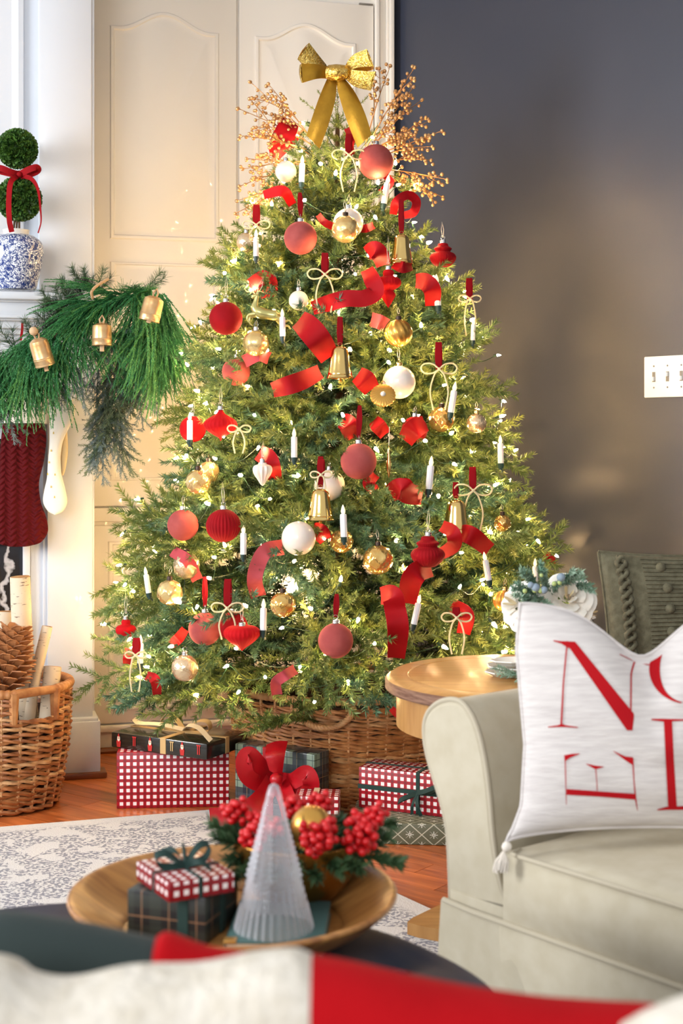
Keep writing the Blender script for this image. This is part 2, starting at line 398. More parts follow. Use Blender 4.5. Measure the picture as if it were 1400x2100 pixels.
# ---------------------------------------------------------------- switch plate on the dark wall
def on_plane(px, py, org, nrm):
    o = Vector((0, 0, EYE)); d = Vector(P(px, py, 1.0))-o; n = Vector(nrm); t = n.dot(Vector(org)-o)/n.dot(d); return o+d*t
DN = D.to_3x3() @ Vector((0, -1, 0)); Di = D.inverted()
q0 = Di @ on_plane(1323, 732, C0, DN); q1 = Di @ on_plane(1430, 732, C0, DN); q2 = Di @ on_plane(1360, 815, C0, DN)
sw = empty('switch_plate', None, 'white plastic four-gang toggle light switch plate on the dark wall', 'light switch', M=D @ Matrix.Translation((q0.x, 0, q2.z)))
h = q0.z-q2.z; gw = 0.046*h/.114
pw = .05*h/.114+3*gw+.018
obj('plate', MB().rbox(0, pw, -.007, 0, 0, h, .003), 'plastic_white', sw, local=True)
for i in range(4):
    cx = .034*h/.114+i*gw
    obj('toggle_slot', MB().rbox(cx-.0055, cx+.0055, -.0078, -.006, h*.38, h*.62, .0005), 'slot_dark', sw, local=True)
    up = (i % 2)
    obj('toggle', MB().rbox(cx-.0042, cx+.0042, -.0165, -.006, h*(.50 if up else .40), h*(.60 if up else .5), .0015), 'plastic_white', sw, local=True)
    for zz in (.24, .76):
        s_ = obj('screw', MB().lathe([(.0001, .0018), (.0022, .0014), (.0028, 0)], 12).xf(Matrix.Translation((cx, -.007, h*zz)) @ Matrix.Rotation(PI/2, 4, 'X')), 'slot_dark', sw, local=True)

# ---------------------------------------------------------------- rug
mm, t, bs = new_mat('rug_weave'); N = t.nodes; L = t.links
tc = N.new('ShaderNodeTexCoord')
def nz(scale, det, st=(1, 1, 1)):
    mp = N.new('ShaderNodeMapping'); mp.inputs['Scale'].default_value = st; L.new(tc.outputs['Object'], mp.inputs[0])
    n = N.new('ShaderNodeTexNoise'); n.inputs['Scale'].default_value = scale; n.inputs['Detail'].default_value = det; L.new(mp.outputs[0], n.inputs[0]); return n.outputs[0]
f1 = M_(t, 'GREATER_THAN', nz(105, 4, (1, 1, 1)), 0.5); f2 = M_(t, 'GREATER_THAN', nz(13, 4), 0.44)
fac = M_(t, 'MULTIPLY', f1, f2)
at = N.new('ShaderNodeAttribute'); at.attribute_name = 'edge'
fac = M_(t, 'MULTIPLY', fac, at.outputs['Fac'])
c = mixc(t, M_(t, 'MULTIPLY', fac, 0.8), rgb(214, 213, 212), rgb(116, 118, 134)); L.new(c, bs.inputs['Base Color']); bs.inputs['Roughness'].default_value = 0.95
bp = N.new('ShaderNodeBump'); bp.inputs['Strength'].default_value = .5; bp.inputs['Distance'].default_value = .004; L.new(nz(300, 2), bp.inputs['Height']); L.new(bp.outputs[0], bs.inputs['Normal'])
rb = np.array([-.357, 4.0]); rc = np.array([.217, 3.125]); e1 = (rc-rb)/np.linalg.norm(rc-rb); e2 = np.array([-.952, -.306])
nx, ny = 40, 40; V = np.zeros((nx+1, ny+1, 3)); ed = []
for i in range(nx+1):
    for j in range(ny+1):
        u = 3.2*(i/nx)**2; v = 2.6*(j/ny)**2; q = rb+e1*u+e2*v
        V[i, j] = (q[0], q[1], .008); ed.append(min(1, max(0, (min(u, v)-.045)/.02)))
m = MB().grid(V); b0 = len(ed)
# skirt edge so that the rug has thickness
for i in range(nx): m.add([V[i, 0], V[i+1, 0], V[i+1, 0]-(0, 0, .008), V[i, 0]-(0, 0, .008)], [(0, 1, 2, 3)])
for j in range(ny): m.add([V[0, j], V[0, j+1], V[0, j+1]-(0, 0, .008), V[0, j]-(0, 0, .008)], [(3, 2, 1, 0)])
rug = obj('area_rug', m, 'rug_weave', smooth=0)
a = rug.data.attributes.new('edge', 'FLOAT', 'POINT'); a.data.foreach_set('value', ed+[0.0]*(len(rug.data.vertices)-len(ed)))
tag(rug, 'cream area rug with a distressed grey floral pattern on the wood floor', 'rug')
# ---------------------------------------------------------------- christmas tree
TX, TY = -0.012, 4.25
HP = [(0.20, .50), (.26, .62), (.34, .715), (.44, .735), (.58, .70), (.70, .67), (.78, .66), (.906, .585), (1.0, .55), (1.22, .50), (1.37, .455), (1.52, .40), (1.64, .335), (1.77, .26), (1.9, .17), (2.0, .10), (2.08, .02)]
def RT(h): return float(np.interp(h, [a for a, b in HP], [b for a, b in HP]))
def tree_depth(px, py, rho=0.9):
    d = TY-.4
    for _ in range(30):
        X_ = (px-700)/F*d; h = EYE+(HOR-py)/F*d; r = rho*RT(h); q = r*r-(X_-TX)**2
        nd = TY-(math.sqrt(q) if q > 0 else 0.0); d = .5*d+.5*nd
    return d
mat('spruce', rgb(60, 94, 44), 0.5, c2=rgb(146, 154, 76), scale=9, lo=.35, hi=.7)
mat('spruce_tip', rgb(70, 108, 62), 0.5, c2=rgb(152, 166, 96), scale=9)
mat('spruce_blue', rgb(48, 88, 68), 0.5, c2=rgb(106, 142, 104), scale=9)
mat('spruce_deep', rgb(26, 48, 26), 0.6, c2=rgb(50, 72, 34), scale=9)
mat('bark', rgb(84, 62, 40), 0.8)
mat('wire_green', rgb(28, 60, 44), 0.4)
mat('bulb_glow', (1, .8, .5, 1), 0.3, emis=((1.0, .64, .29, 1), 430.0))
def twig(mb, p0, d, L, r, dens=900, nl=.013, nw=.0017, droop=0.0, fwd=.85, stem=.0014, flat=1.0, taper=.35):
    """stem with needles: each needle one slim triangle"""
    d = np.array(d, float); d /= np.linalg.norm(d); n = max(6, int(dens*L)); t = np.sort(r.uniform(0.02, 1, n))
    ax = p0+np.outer(t*L, d); ax[:, 2] -= droop*(t*L)**2
    tan = np.tile(d, (n, 1)); tan[:, 2] -= 2*droop*t*L; tan /= np.linalg.norm(tan, axis=1)[:, None]
    ref = np.array([0, 0, 1.]) if abs(d[2]) < .9 else np.array([1., 0, 0])
    s = np.cross(tan, ref); s /= np.linalg.norm(s, axis=1)[:, None]; u = np.cross(s, tan)
    ph = r.uniform(0, 2*PI, n); rad = s*np.cos(ph)[:, None]+u*(np.sin(ph)*flat)[:, None]
    rad /= np.linalg.norm(rad, axis=1)[:, None]
    nd = rad+tan*fwd; nd /= np.linalg.norm(nd, axis=1)[:, None]
    ln = nl*(1-taper*t)*r.uniform(.8, 1.15, n); w = np.cross(nd, r.normal(size=(n, 3))); w /= np.linalg.norm(w, axis=1)[:, None]
    a = ax-w*nw/2; b = ax+w*nw/2; mid = ax+nd*(ln*.55)[:, None]; c = ax+nd*ln[:, None]
    V = np.stack([a, b, mid+w*nw*.42, c, mid-w*nw*.42], 1).reshape(-1, 3)
    f = [(5*i, 5*i+1, 5*i+2, 5*i+3, 5*i+4) for i in range(n)]
    mb.add(V, f)
    tt = np.linspace(0, 1, 5); st = p0+np.outer(tt*L, d); st[:, 2] -= droop*(tt*L)**2
    mb.tube(st, np.linspace(stem, stem*.5, 5), 4, cap=False)
def spray(seed, L=.36, k=12, dens=760, spread=.95, lift=.0, nl=.0135, droop=.25, nw=.0018, sub=.09, taper=.35):
    r = np.random.default_rng(seed); mb = MB()
    twig(mb, np.zeros(3), (1, 0, lift), L, r, dens, nl, nw, droop, stem=.0026, fwd=1.0, taper=taper)
    for i in range(k):
        t = .18+.74*i/k+r.uniform(-.02, .02); sgn = 1 if i % 2 else -1
        a = spread*(1-.25*t)+r.uniform(-.12, .12); ll = L*(.44*(1-t)+.17)*r.uniform(.8, 1.2)
        p = np.array([t*L, 0, -droop*(t*L)**2])
        dz = r.uniform(-.16, .4)
        twig(mb, p, (math.cos(a), sgn*math.sin(a), dz), ll, r, dens, nl, nw, droop*1.4, fwd=.95, taper=taper)
        if ll > sub:
            q = p+np.array([math.cos(a), sgn*math.sin(a), dz])/math.sqrt(1+dz*dz)*ll*.45; q[2] -= droop*1.4*(ll*.45)**2
            for s2 in (-1, 1): twig(mb, q, (math.cos(a+s2*.8), sgn*math.sin(a+s2*.8), dz+.1), ll*.42, r, dens, nl, nw, droop)
    return mb
OBST = []      # (px,py,r,depth): keep foliage off the ornaments that show in full
def blocked(p, extra=0):
    d = p[1]; px = 700+p[0]/d*F; py = HOR-(p[2]-EYE)/d*F
    for (x, y, r, dd) in OBST:
        if d < dd+.02 and (px-x)**2+(py-y)**2 < (r+extra)**2: return True
    return False
tree = empty('christmas_tree', (TX, TY, 0.02), 'tall lit green christmas tree with ornaments standing in a wicker basket', 'christmas tree')
def build_tree():
    tr = MB().tube([(TX, TY, .02), (TX, TY, 1.0), (TX, TY, 2.02)], [.026, .02, .006], 10); obj('trunk', tr, 'bark', tree)
    big = [mesh_of('branch', spray(10+i, .37, (7, 8, 6, 7, 8)[i], dens=1000, nl=.0235, nw=.0026, droop=.6, sub=.16, spread=.85, taper=.15), ('spruce', 'spruce_tip', 'spruce', 'spruce_blue', 'spruce')[i], 0) for i in range(5)]
    med = [mesh_of('branch', spray(30+i, .25, 5, dens=1000, nl=.0215, nw=.0026, droop=.5, sub=.2, spread=.85, taper=.15), ('spruce', 'spruce_tip', 'spruce')[i], 0) for i in range(3)]
    r = np.random.default_rng(11); n = 0; tries = 0
    acc = []
    while n < 300 and tries < 6000:
        tries += 1
        # sample height by surface area
        h = r.uniform(.30, 2.02)
        if r.uniform() > (RT(h)+.05)/.74: continue
        az = r.uniform(-PI*.62, PI*.62)            # 0 = towards the camera
        if abs(az) < 1.0 and h < .35: continue
        R_ = RT(h)*r.uniform(.76, 1.06)
        el = np.interp(h, [.2, .5, 1.2, 1.8, 2.05], [-.30, -.06, .16, .62, 1.1])+r.normal()*.24
        o = np.array([math.sin(az), -math.cos(az)*.96, 0.])
        small = R_ < .30; L = .24 if small else .36; sc = r.uniform(.8, 1.08)*(.8 if R_ < .16 else 1)
        d = o*math.cos(el)+np.array([0, 0, math.sin(el)]); d += np.array([-o[1], o[0], 0])*r.normal()*.22; d /= np.linalg.norm(d)
        tip = np.array([TX, TY, h])+o*R_; base = tip-d*L*sc
        if base[2] < .18 and tip[2] < .2: continue
        if ((Vector(tip)-C0).dot(Vector((.766, .643, 0))) > -.05) or ((Vector(tip)-C0).dot(Vector((-.259, .966, 0))) > -.10): continue
        if any(blocked(base+d*L*sc*f_, 3) for f_ in (.5, .7, .85, 1.0)):
            if R_ > .12: continue
        md = 0.03+.045*RT(h)/.7
        if any((tip[0]-a[0])**2+(tip[1]-a[1])**2+(tip[2]-a[2])**2 < md*md for a in acc): continue
        acc.append(tip)
        me = (med[n % 3] if small else big[n % 5])
        inst('branch', me, dirmat(base, d, r.uniform(-1.0, 1.0), sc), tree); n += 1
    # inner and rear foliage, joined
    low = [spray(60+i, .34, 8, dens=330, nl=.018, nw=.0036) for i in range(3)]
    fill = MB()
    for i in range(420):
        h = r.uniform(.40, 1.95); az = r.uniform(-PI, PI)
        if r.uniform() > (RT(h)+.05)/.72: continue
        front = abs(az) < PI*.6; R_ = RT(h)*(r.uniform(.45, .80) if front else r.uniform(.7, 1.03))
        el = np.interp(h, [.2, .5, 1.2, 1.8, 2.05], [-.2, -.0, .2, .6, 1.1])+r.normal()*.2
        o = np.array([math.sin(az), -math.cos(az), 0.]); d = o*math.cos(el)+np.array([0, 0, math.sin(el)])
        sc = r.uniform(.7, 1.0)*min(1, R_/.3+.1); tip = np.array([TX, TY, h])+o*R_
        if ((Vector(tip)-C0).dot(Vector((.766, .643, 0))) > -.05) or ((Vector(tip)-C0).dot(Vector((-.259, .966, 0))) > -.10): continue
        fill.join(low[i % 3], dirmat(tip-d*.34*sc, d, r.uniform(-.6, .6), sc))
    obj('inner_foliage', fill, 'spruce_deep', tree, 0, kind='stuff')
    # leader at the top
    for k, (dx, dz, l) in enumerate(((0, 1, .14), (.35, .8, .12), (-.45, .8, .12), (-.1, .9, .16), (.5, .45, .13), (-.6, .4, .14))):
        mb = MB(); twig(mb, np.array([TX, TY-.01, 1.98]), (dx, -.25, dz), l, r, 900); obj('branch_tip', mb, 'spruce', tree, 0)

# fairy lights: real glowing bulbs on a green cable
def build_lights():
    L_ = empty('string_lights', (TX, TY, .3), 'warm white mini string lights wound through the branches of the tree', 'string lights')
    b = MB().lathe([(.0001, -.001), (.0042, .002), (.0034, .010), (.0001, .0155)], 6)
    me = mesh_of('bulb', b, 'bulb_glow', 60)
    hs = MB().lathe([(.0026, -.011), (.0032, -.008), (.0032, 0.0)], 6); hm = mesh_of('socket', hs, 'wire_green', 40)
    r = np.random.default_rng(5); N = 292; pts = []
    for i in range(N):
        f = (i+.5)/N; h = 2.0-1.64*f**.72; az = (i*2.39996) % (2*PI)-PI; az = az*.60 if i % 7 else (-PI*.62-(i*.37) % 1.3)
        rho = r.uniform(.72, .98); R_ = RT(h)*rho
        pts.append((h, az, R_))
    P3 = []
    for h, az, R_ in pts:
        p = Vector((TX+math.sin(az)*R_, TY-math.cos(az)*R_, h+r.uniform(-.03, .03)))
        d = Vector((math.sin(az)+r.normal()*.5, -math.cos(az)+r.normal()*.4, r.normal()*.7)).normalized()
        M = Matrix.Translation(p) @ d.to_track_quat('Z', 'Y').to_matrix().to_4x4() @ Matrix.Scale(r.uniform(.85, 1.25), 4)
        if blocked(p, -2): M = Matrix.Translation(Vector((0, .06, 0))) @ M
        o = inst('bulb', me, M, L_); inst('socket', hm, M, o); P3.append((p, az, h))
    cable = MB()
    P3.sort(key=lambda q: -round(q[2]*14)*100+(q[1] if round(q[2]*14) % 2 else -q[1]))
    for a, c in zip(P3[:-1], P3[1:]):
        if (a[0]-c[0]).length < .22:
            mid = (a[0]+c[0])/2+Vector((0, .02, -.025)); cable.tube(crom([a[0]+Vector((0, .01, 0)), mid, c[0]+Vector((0, .01, 0))], 4), .0011, 4, cap=False)
    obj('cable', cable, 'wire_green', L_, 0, kind='stuff')

# ---------------------------------------------------------------- ornament materials
mat('rose_velvet', rgb(160, 72, 68), 0.85, c2=rgb(176, 86, 80), scale=20, sheen=.35, bump=.1, bscale=500, spec=.2)
mat('red_velvet', rgb(136, 4, 14), 0.8, c2=rgb(158, 6, 18), scale=14, sheen=.12, bump=.1, bscale=400, spec=.2)
mat('bright_red_velvet', rgb(192, 10, 18), 0.8, sheen=.12, bump=.1, bscale=400, spec=.2)
mat('ribbon_red', rgb(158, 4, 14), 0.6, c2=rgb(178, 8, 18), scale=10, sheen=.15, bump=.05, bscale=300, spec=.2)
mat('ribbon_pink', rgb(176, 62, 70), 0.7, c2=rgb(190, 80, 84), scale=8, sheen=.3, bump=.05, bscale=300, spec=.2)
mat('pearl', rgb(244, 228, 212), 0.32, coat=.5, bump=.03, bscale=60, sss=.15)
mat('gold_shiny', rgb(238, 200, 124), 0.16, 1.0, bump=.03, bscale=18)
mat('gold_pale', rgb(236, 198, 128), 0.26, .75, c2=rgb(244, 214, 150), scale=30, bump=.35, bscale=70)
mat('gold_matte', rgb(218, 164, 80), 0.33, .85, bump=.1, bscale=80)
mat('gold_champagne', rgb(240, 210, 168), 0.24, .75, bump=.6, bscale=110)
mat('silver_cap', rgb(200, 198, 196), 0.25, 1.0)
mat('dark_cap', rgb(66, 52, 44), 0.4, .8)
mat('candle_white', rgb(240, 240, 240), 0.5, sss=.2)
mat('flame_tip', rgb(255, 240, 205), 0.3, emis=((1, .8, .5, 1), .9))
mat('clip_green', rgb(26, 54, 48), 0.35)
mat('cord_gold', rgb(232, 214, 170), 0.45, .35, bump=.6, bscale=500)
mat('thread', rgb(225, 215, 200), 0.5, .3)
mat('deer_gold', rgb(206, 196, 124), 0.28, .75)
mat('amber_glass', rgb(226, 170, 84), 0.16, .75, c2=rgb(240, 205, 130), scale=34, bump=.5, bscale=60)

def ball_prof(r, n=18, sz=1.0): return [(max(1e-5, math.sin(PI*i/n))*r, -math.cos(PI*i/n)*r*sz) for i in range(n+1)]
def cap_mesh(r, h): return MB().lathe([(r, 0), (r*1.05, h*.15), (r, h*.3), (r*1.02, h*.7), (r*.96, h), (r*.3, h*1.15), (.0001, h*1.2)], 16)
def ring_mesh(r): return MB().tube([(math.cos(a)*r, 0, math.sin(a)*r) for a in np.arange(16)*2*PI/16], r*.13, 5, closed=True)
def orn(name, shape, px, py, rp, label, m, cap='silver_cap', hang='thread', hl=40, rho=None, tilt=0, dd=0, group=None, keep=True):
    """shape(r)->(MB, top z) in local units with the centre at the origin"""
    d = tree_depth(px, py, rho or .96)+dd; r = rp/F*d; c = P(px, py, d)
    if keep: OBST.append((px, py, rp*1.0, d-r))
    M = Matrix.Translation(Vector(c)) @ Matrix.Rotation(tilt, 4, 'Y') @ Matrix.Rotation(rng.uniform(0, 6), 4, 'Z')
    mb, top = shape(r)
    if callable(m): m = m()
    z0 = min(v[:, 2].min() for v in mb.v)
    E = empty(name, None, label, 'ornament', group, M=M @ Matrix.Translation((0, 0, z0)))
    bd = obj('body', mb.xf(M), m, E, smooth=35)
    k = r/.05
    if cap: obj('cap', cap_mesh(.0095*k**.5, .010).xf(M @ Matrix.Translation((0, 0, top-.0015))), cap, E)
    zt_ = top+(.011 if cap else 0)
    if cap: obj('ring', ring_mesh(.0055).xf(M @ Matrix.Translation((0, 0, zt_+.004))), cap, E)
    if hang and hl:
        a = np.array(M @ Vector((0, 0, zt_+.004))); b = a+np.array([rng.uniform(-.004, .004), .015, hl/F*d])
        if hang == 'thread':
            obj('hanging_thread', MB().tube([a+(-.001, 0, 0), (a+b)/2+(-.0035, 0, 0), b, (a+b)/2+(.0035, 0, 0), a+(.001, 0, 0)], .0007, 4, cap=False), 'thread', E)
        else:
            w = .0042
            q = crom([a, (a+b)/2+(-w*.8, .004, 0), b, (a+b)/2+(w*.9, -.004, 0), a], 5)
            obj('hanging_ribbon', strip(MB(), q+(-w, 0, 0), q+(w, .002, 0), .0008, 1), 'red_velvet', E)
    return E
S_ball = lambda r: (MB().lathe(ball_prof(r), 36), r)
def S_flute(k=28, amp=.03, sz=1.0):
    return lambda r: (MB().lathe(ball_prof(r, 20, sz), k*4, k, amp), r*sz)
def S_prof(p, k=0, amp=0, n=None):      # p in units of r, centred
    return lambda r: (MB().lathe([(max(1e-5, a*r), z*r) for a, z in p], n or (k*4 if k else 40), k, amp), p[-1][1]*r)
def curve_prof(p, n=5):
    q = crom(p, n); q[:, 0] = np.maximum(q[:, 0], 0); return [tuple(x) for x in q]
ONION = curve_prof([(0.01, -.95), (.10, -.78), (.42, -.58), (.85, -.28), (1.0, .02), (.88, .30), (.5, .55), (.24, .72), (.12, .95)])
LANTERN = curve_prof([(.01, -.92), (.45, -.84), (.82, -.55), (1.0, -.18), (.86, .12), (.56, .28), (.62, .42), (.66, .54), (.48, .66), (.40, .74), (.36, .88), (.16, .96)])
DROP = curve_prof([(.01, -1.85), (.18, -1.6), (.50, -1.05), (.56, -.82), (.42, -.55), (.44, -.45), (.90, -.15), (1.0, .15), (.86, .45), (.42, .66), (.44, .86), (.36, 1.08), (.12, 1.18)])
HEART = curve_prof([(.01, -.78), (.22, -.6), (.66, -.28), (.96, .04), (1.0, .3), (.82, .52), (.45, .62), (.1, .60)])
MINI = curve_prof([(.01, -.8), (.5, -.7), (.9, -.35), (1.0, 0), (.85, .32), (.45, .5), (.44, .75), (.36, .92), (.1, 1.0)])
ACORN = curve_prof([(.01, -1.5), (.2, -1.35), (.5, -.85), (.9, -.2), (1.0, .3), (.85, .68), (.45, .85), (.4, 1.0), (.12, 1.02)])
def S_dimple(k=10, rows=7, amp=.05):
    def g(r):
        n, mm_ = 40, 20; V = []
        for i in range(mm_+1):
            p = PI*i/mm_
            for j in range(n):
                t_ = 2*PI*j/n; q = r*(1+amp*math.cos(k*t_+(PI if int(p/PI*rows) % 2 else 0))*math.sin(p)*abs(math.sin(p*rows)))
                V.append((max(1e-5, math.sin(p))*q*math.cos(t_), math.sin(p)*q*math.sin(t_), -math.cos(p)*q))
        f = [(i*n+j, i*n+(j+1) % n, (i+1)*n+(j+1) % n, (i+1)*n+j) for i in range(mm_) for j in range(n)]
        return MB().add(V, f), r
    return g
def S_swirl(k=12, amp=.035):
    def g(r):
        n, mm_ = 60, 24; V = []
        for i in range(mm_+1):
            p = PI*i/mm_
            for j in range(n):
                t_ = 2*PI*j/n; q = r*(1+amp*math.cos(k*t_+p*5)*math.sin(p)); V.append((max(1e-5, math.sin(p))*q*math.cos(t_), math.sin(p)*q*math.sin(t_), -math.cos(p)*q))
        f = [(i*n+j, i*n+(j+1) % n, (i+1)*n+(j+1) % n, (i+1)*n+j) for i in range(mm_) for j in range(n)]
        return MB().add(V, f), r
    return g
B_ = 'velvet_bauble'; G_ = 'glass_bauble'
O = [
 (B_, S_ball, 770, 332, 36, 'dusty rose velvet bauble under the right tail of the gold topper bow', 'rose_velvet', 'silver_cap', 'thread', 20),
 (B_, S_ball, 616, 488, 34, 'dusty rose velvet bauble high on the tree beside the lettered gold ball', 'rose_velvet', 'silver_cap', 'ribbon', 50),
 (B_, S_ball, 735, 946, 37, 'dusty rose velvet bauble on a red hanging ribbon at the tree middle', 'rose_velvet', 'silver_cap', 'ribbon', 66),
 (B_, S_ball, 688, 1314, 36, 'dusty rose velvet bauble above the wicker tree basket', 'rose_velvet', 'silver_cap', 'ribbon', 46),
 (B_, S_ball, 375, 1077, 32, 'dusty rose velvet bauble behind a twig at the left edge of the tree', 'rose_velvet', 'silver_cap', 'thread', 20, .88),
 (B_, S_ball, 420, 1290, 34, 'dusty rose velvet bauble half hidden beside the low gold cord bow', 'rose_velvet', 'silver_cap', 'ribbon', 60, .9),
 (B_, S_ball, 484, 762, 29, 'shaded dusty rose velvet bauble tucked under the pink ribbon', 'rose_velvet', 'silver_cap', 'thread', 16, .8),
 (B_, S_ball, 463, 653, 34, 'dark red smooth velvet bauble hanging off the upper left boughs', 'red_velvet', 'silver_cap', 'thread', 44),
 (B_, S_ball, 395, 880, 27, 'red velvet bauble half behind the candle on the left boughs', 'bright_red_velvet', 'silver_cap', 'thread', 20, .9),
 (B_, S_ball, 850, 881, 27, 'small red velvet bauble right of the tree middle', 'red_velvet', 'silver_cap', 'thread', 10, .86),
 (B_, S_ball, 478, 1285, 30, 'red velvet bauble behind the low gold cord bow', 'red_velvet', 'silver_cap', 'thread', 10, .86),
 (B_, S_flute(30, .022, .97), 458, 1078, 35, 'deep red fluted round velvet bauble left of the white bauble', 'red_velvet', 'silver_cap', 'thread', 44),
 (B_, S_prof(ONION, 24, .02), 452, 872, 34, 'red fluted onion-shaped velvet bauble beside the left candle', 'bright_red_velvet', 'silver_cap', 'thread', 34),
 (B_, S_prof(LANTERN, 30, .014), 877, 1132, 35, 'dark red stepped lantern velvet ornament above the low right ribbon', 'red_velvet', 'silver_cap', 'thread', 44),
 (B_, S_prof(DROP, 26, .016), 796, 583, 26, 'red two-tier velvet drop ornament with pointed bottom', 'bright_red_velvet', 'silver_cap', 'thread', 60),
 (B_, S_prof(LANTERN, 30, .014), 908, 524, 27, 'dark red velvet lantern ornament at the upper right edge of the tree', 'red_velvet', 'silver_cap', 'thread', 34),
 (B_, S_prof(MINI), 258, 1291, 21, 'small red velvet ornament at the lowest left bough tips', 'bright_red_velvet', 'silver_cap', 'thread', 40),
 (B_, S_prof(HEART, 26, .018), 496, 1306, 37, 'bright red fluted velvet ornament with a pointed bottom near the gold cord bow', 'bright_red_velvet', 'silver_cap', 'thread', 30),
 ('pearl_bauble', S_ball, 612, 1104, 35, 'large pearl white bauble in the lower middle of the tree', 'pearl', None, None, 0),
 ('pearl_bauble', S_ball, 714, 458, 31, 'pearl white bauble behind the lettered gold ball', 'pearl', 'silver_cap', 'thread', 20, .86),
 ('pearl_bauble', S_ball, 818, 784, 34, 'pearl white bauble behind the gold shell ornament', 'pearl', 'gold_shiny', 'thread', 30, .9),
 ('pearl_bauble', S_ball, 612, 616, 20, 'small pearl white bauble beside the gold reindeer', 'pearl', 'silver_cap', 'thread', 14, .9),
 ('pearl_bauble', S_ball, 675, 995, 32, 'blush pearl bauble behind the lowest middle gold bell', 'pearl', 'silver_cap', None, 0, .82),
 ('pearl_bauble', S_ball, 586, 352, 22, 'pearl white bauble left of the topmost candle', 'pearl', 'silver_cap', None, 0, .9),
 (G_, S_dimple(9, 7, .03), 708, 470, 28, 'gold mercury glass ball with raised bands in front of the white bauble', 'gold_pale', 'dark_cap', 'thread', 24),
 (G_, S_flute(7, .02), 525, 704, 27, 'gold mercury glass ball with raised bands beneath the reindeer', 'gold_pale', 'silver_cap', 'thread', 10),
 (G_, S_swirl(), 817, 683, 28, 'matte gold ball with swirled ribs right of the upper bells', 'gold_matte', 'dark_cap', 'thread', 14),
 (G_, S_dimple(12, 9, .05), 505, 497, 20, 'small champagne textured glass ball by the cabinet knob', 'gold_champagne', 'silver_cap', 'thread', 16),
 (G_, S_dimple(9, 7, .07), 406, 988, 25, 'gold dimpled glass ball with dark cap on the left boughs', 'gold_pale', 'dark_cap', 'thread', 14),
 (G_, S_dimple(8, 6, .06), 348, 1215, 26, 'gold quilted glass ball with dark cap beside the lower left candle', 'gold_pale', 'dark_cap', 'thread', 14),
 (G_, S_dimple(12, 9, .06), 580, 1240, 26, 'amber pineapple-textured glass ball in the lower middle', 'amber_glass', 'dark_cap', 'thread', 24),
 (G_, S_dimple(14, 11, .06), 379, 1370, 27, 'champagne crackled glass ball low on the left boughs', 'gold_champagne', 'silver_cap', None, 0),
 (G_, S_dimple(14, 11, .05), 977, 868, 20, 'small champagne textured ball hanging off the right bough tips', 'gold_champagne', 'gold_shiny', 'thread', 14),
 (G_, S_dimple(8, 6, .08), 775, 1148, 30, 'amber embossed glass ball right of the white bauble', 'amber_glass', 'dark_cap', 'thread', 20, .9),
 (G_, S_dimple(8, 6, .07), 905, 860, 26, 'amber embossed glass ball under the right cord bow', 'amber_glass', 'dark_cap', None, 0, .86),
 (G_, S_dimple(8, 6, .07), 1030, 1073, 17, 'small amber embossed ball at the right edge of the tree', 'amber_glass', 'dark_cap', 'thread', 10, .96),
 (G_, S_flute(16, .05, .9), 1035, 1232, 24, 'orange fluted gold ornament beside the white flowers', 'gold_matte', 'gold_shiny', 'thread', 12),
 (G_, S_dimple(9, 7, .05), 428, 968, 22, 'gold dimpled glass ball tucked behind the dark capped one', 'gold_pale', 'dark_cap', None, 0, .84),
 (G_, S_dimple(9, 7, .05), 382, 1160, 27, 'pale gold glass ball above the quilted gold ball', 'gold_champagne', 'dark_cap', None, 0, .84),
 (G_, S_dimple(9, 7, .05), 700, 1110, 24, 'amber glass ball beside the candle in the lower middle', 'amber_glass', 'dark_cap', None, 0, .84),
 ('fluted_drop', S_prof(ACORN, 12, .06), 538, 968, 19, 'pearl white fluted drop ornament with a silver cap', 'pearl', 'silver_cap', 'thread', 34),
]
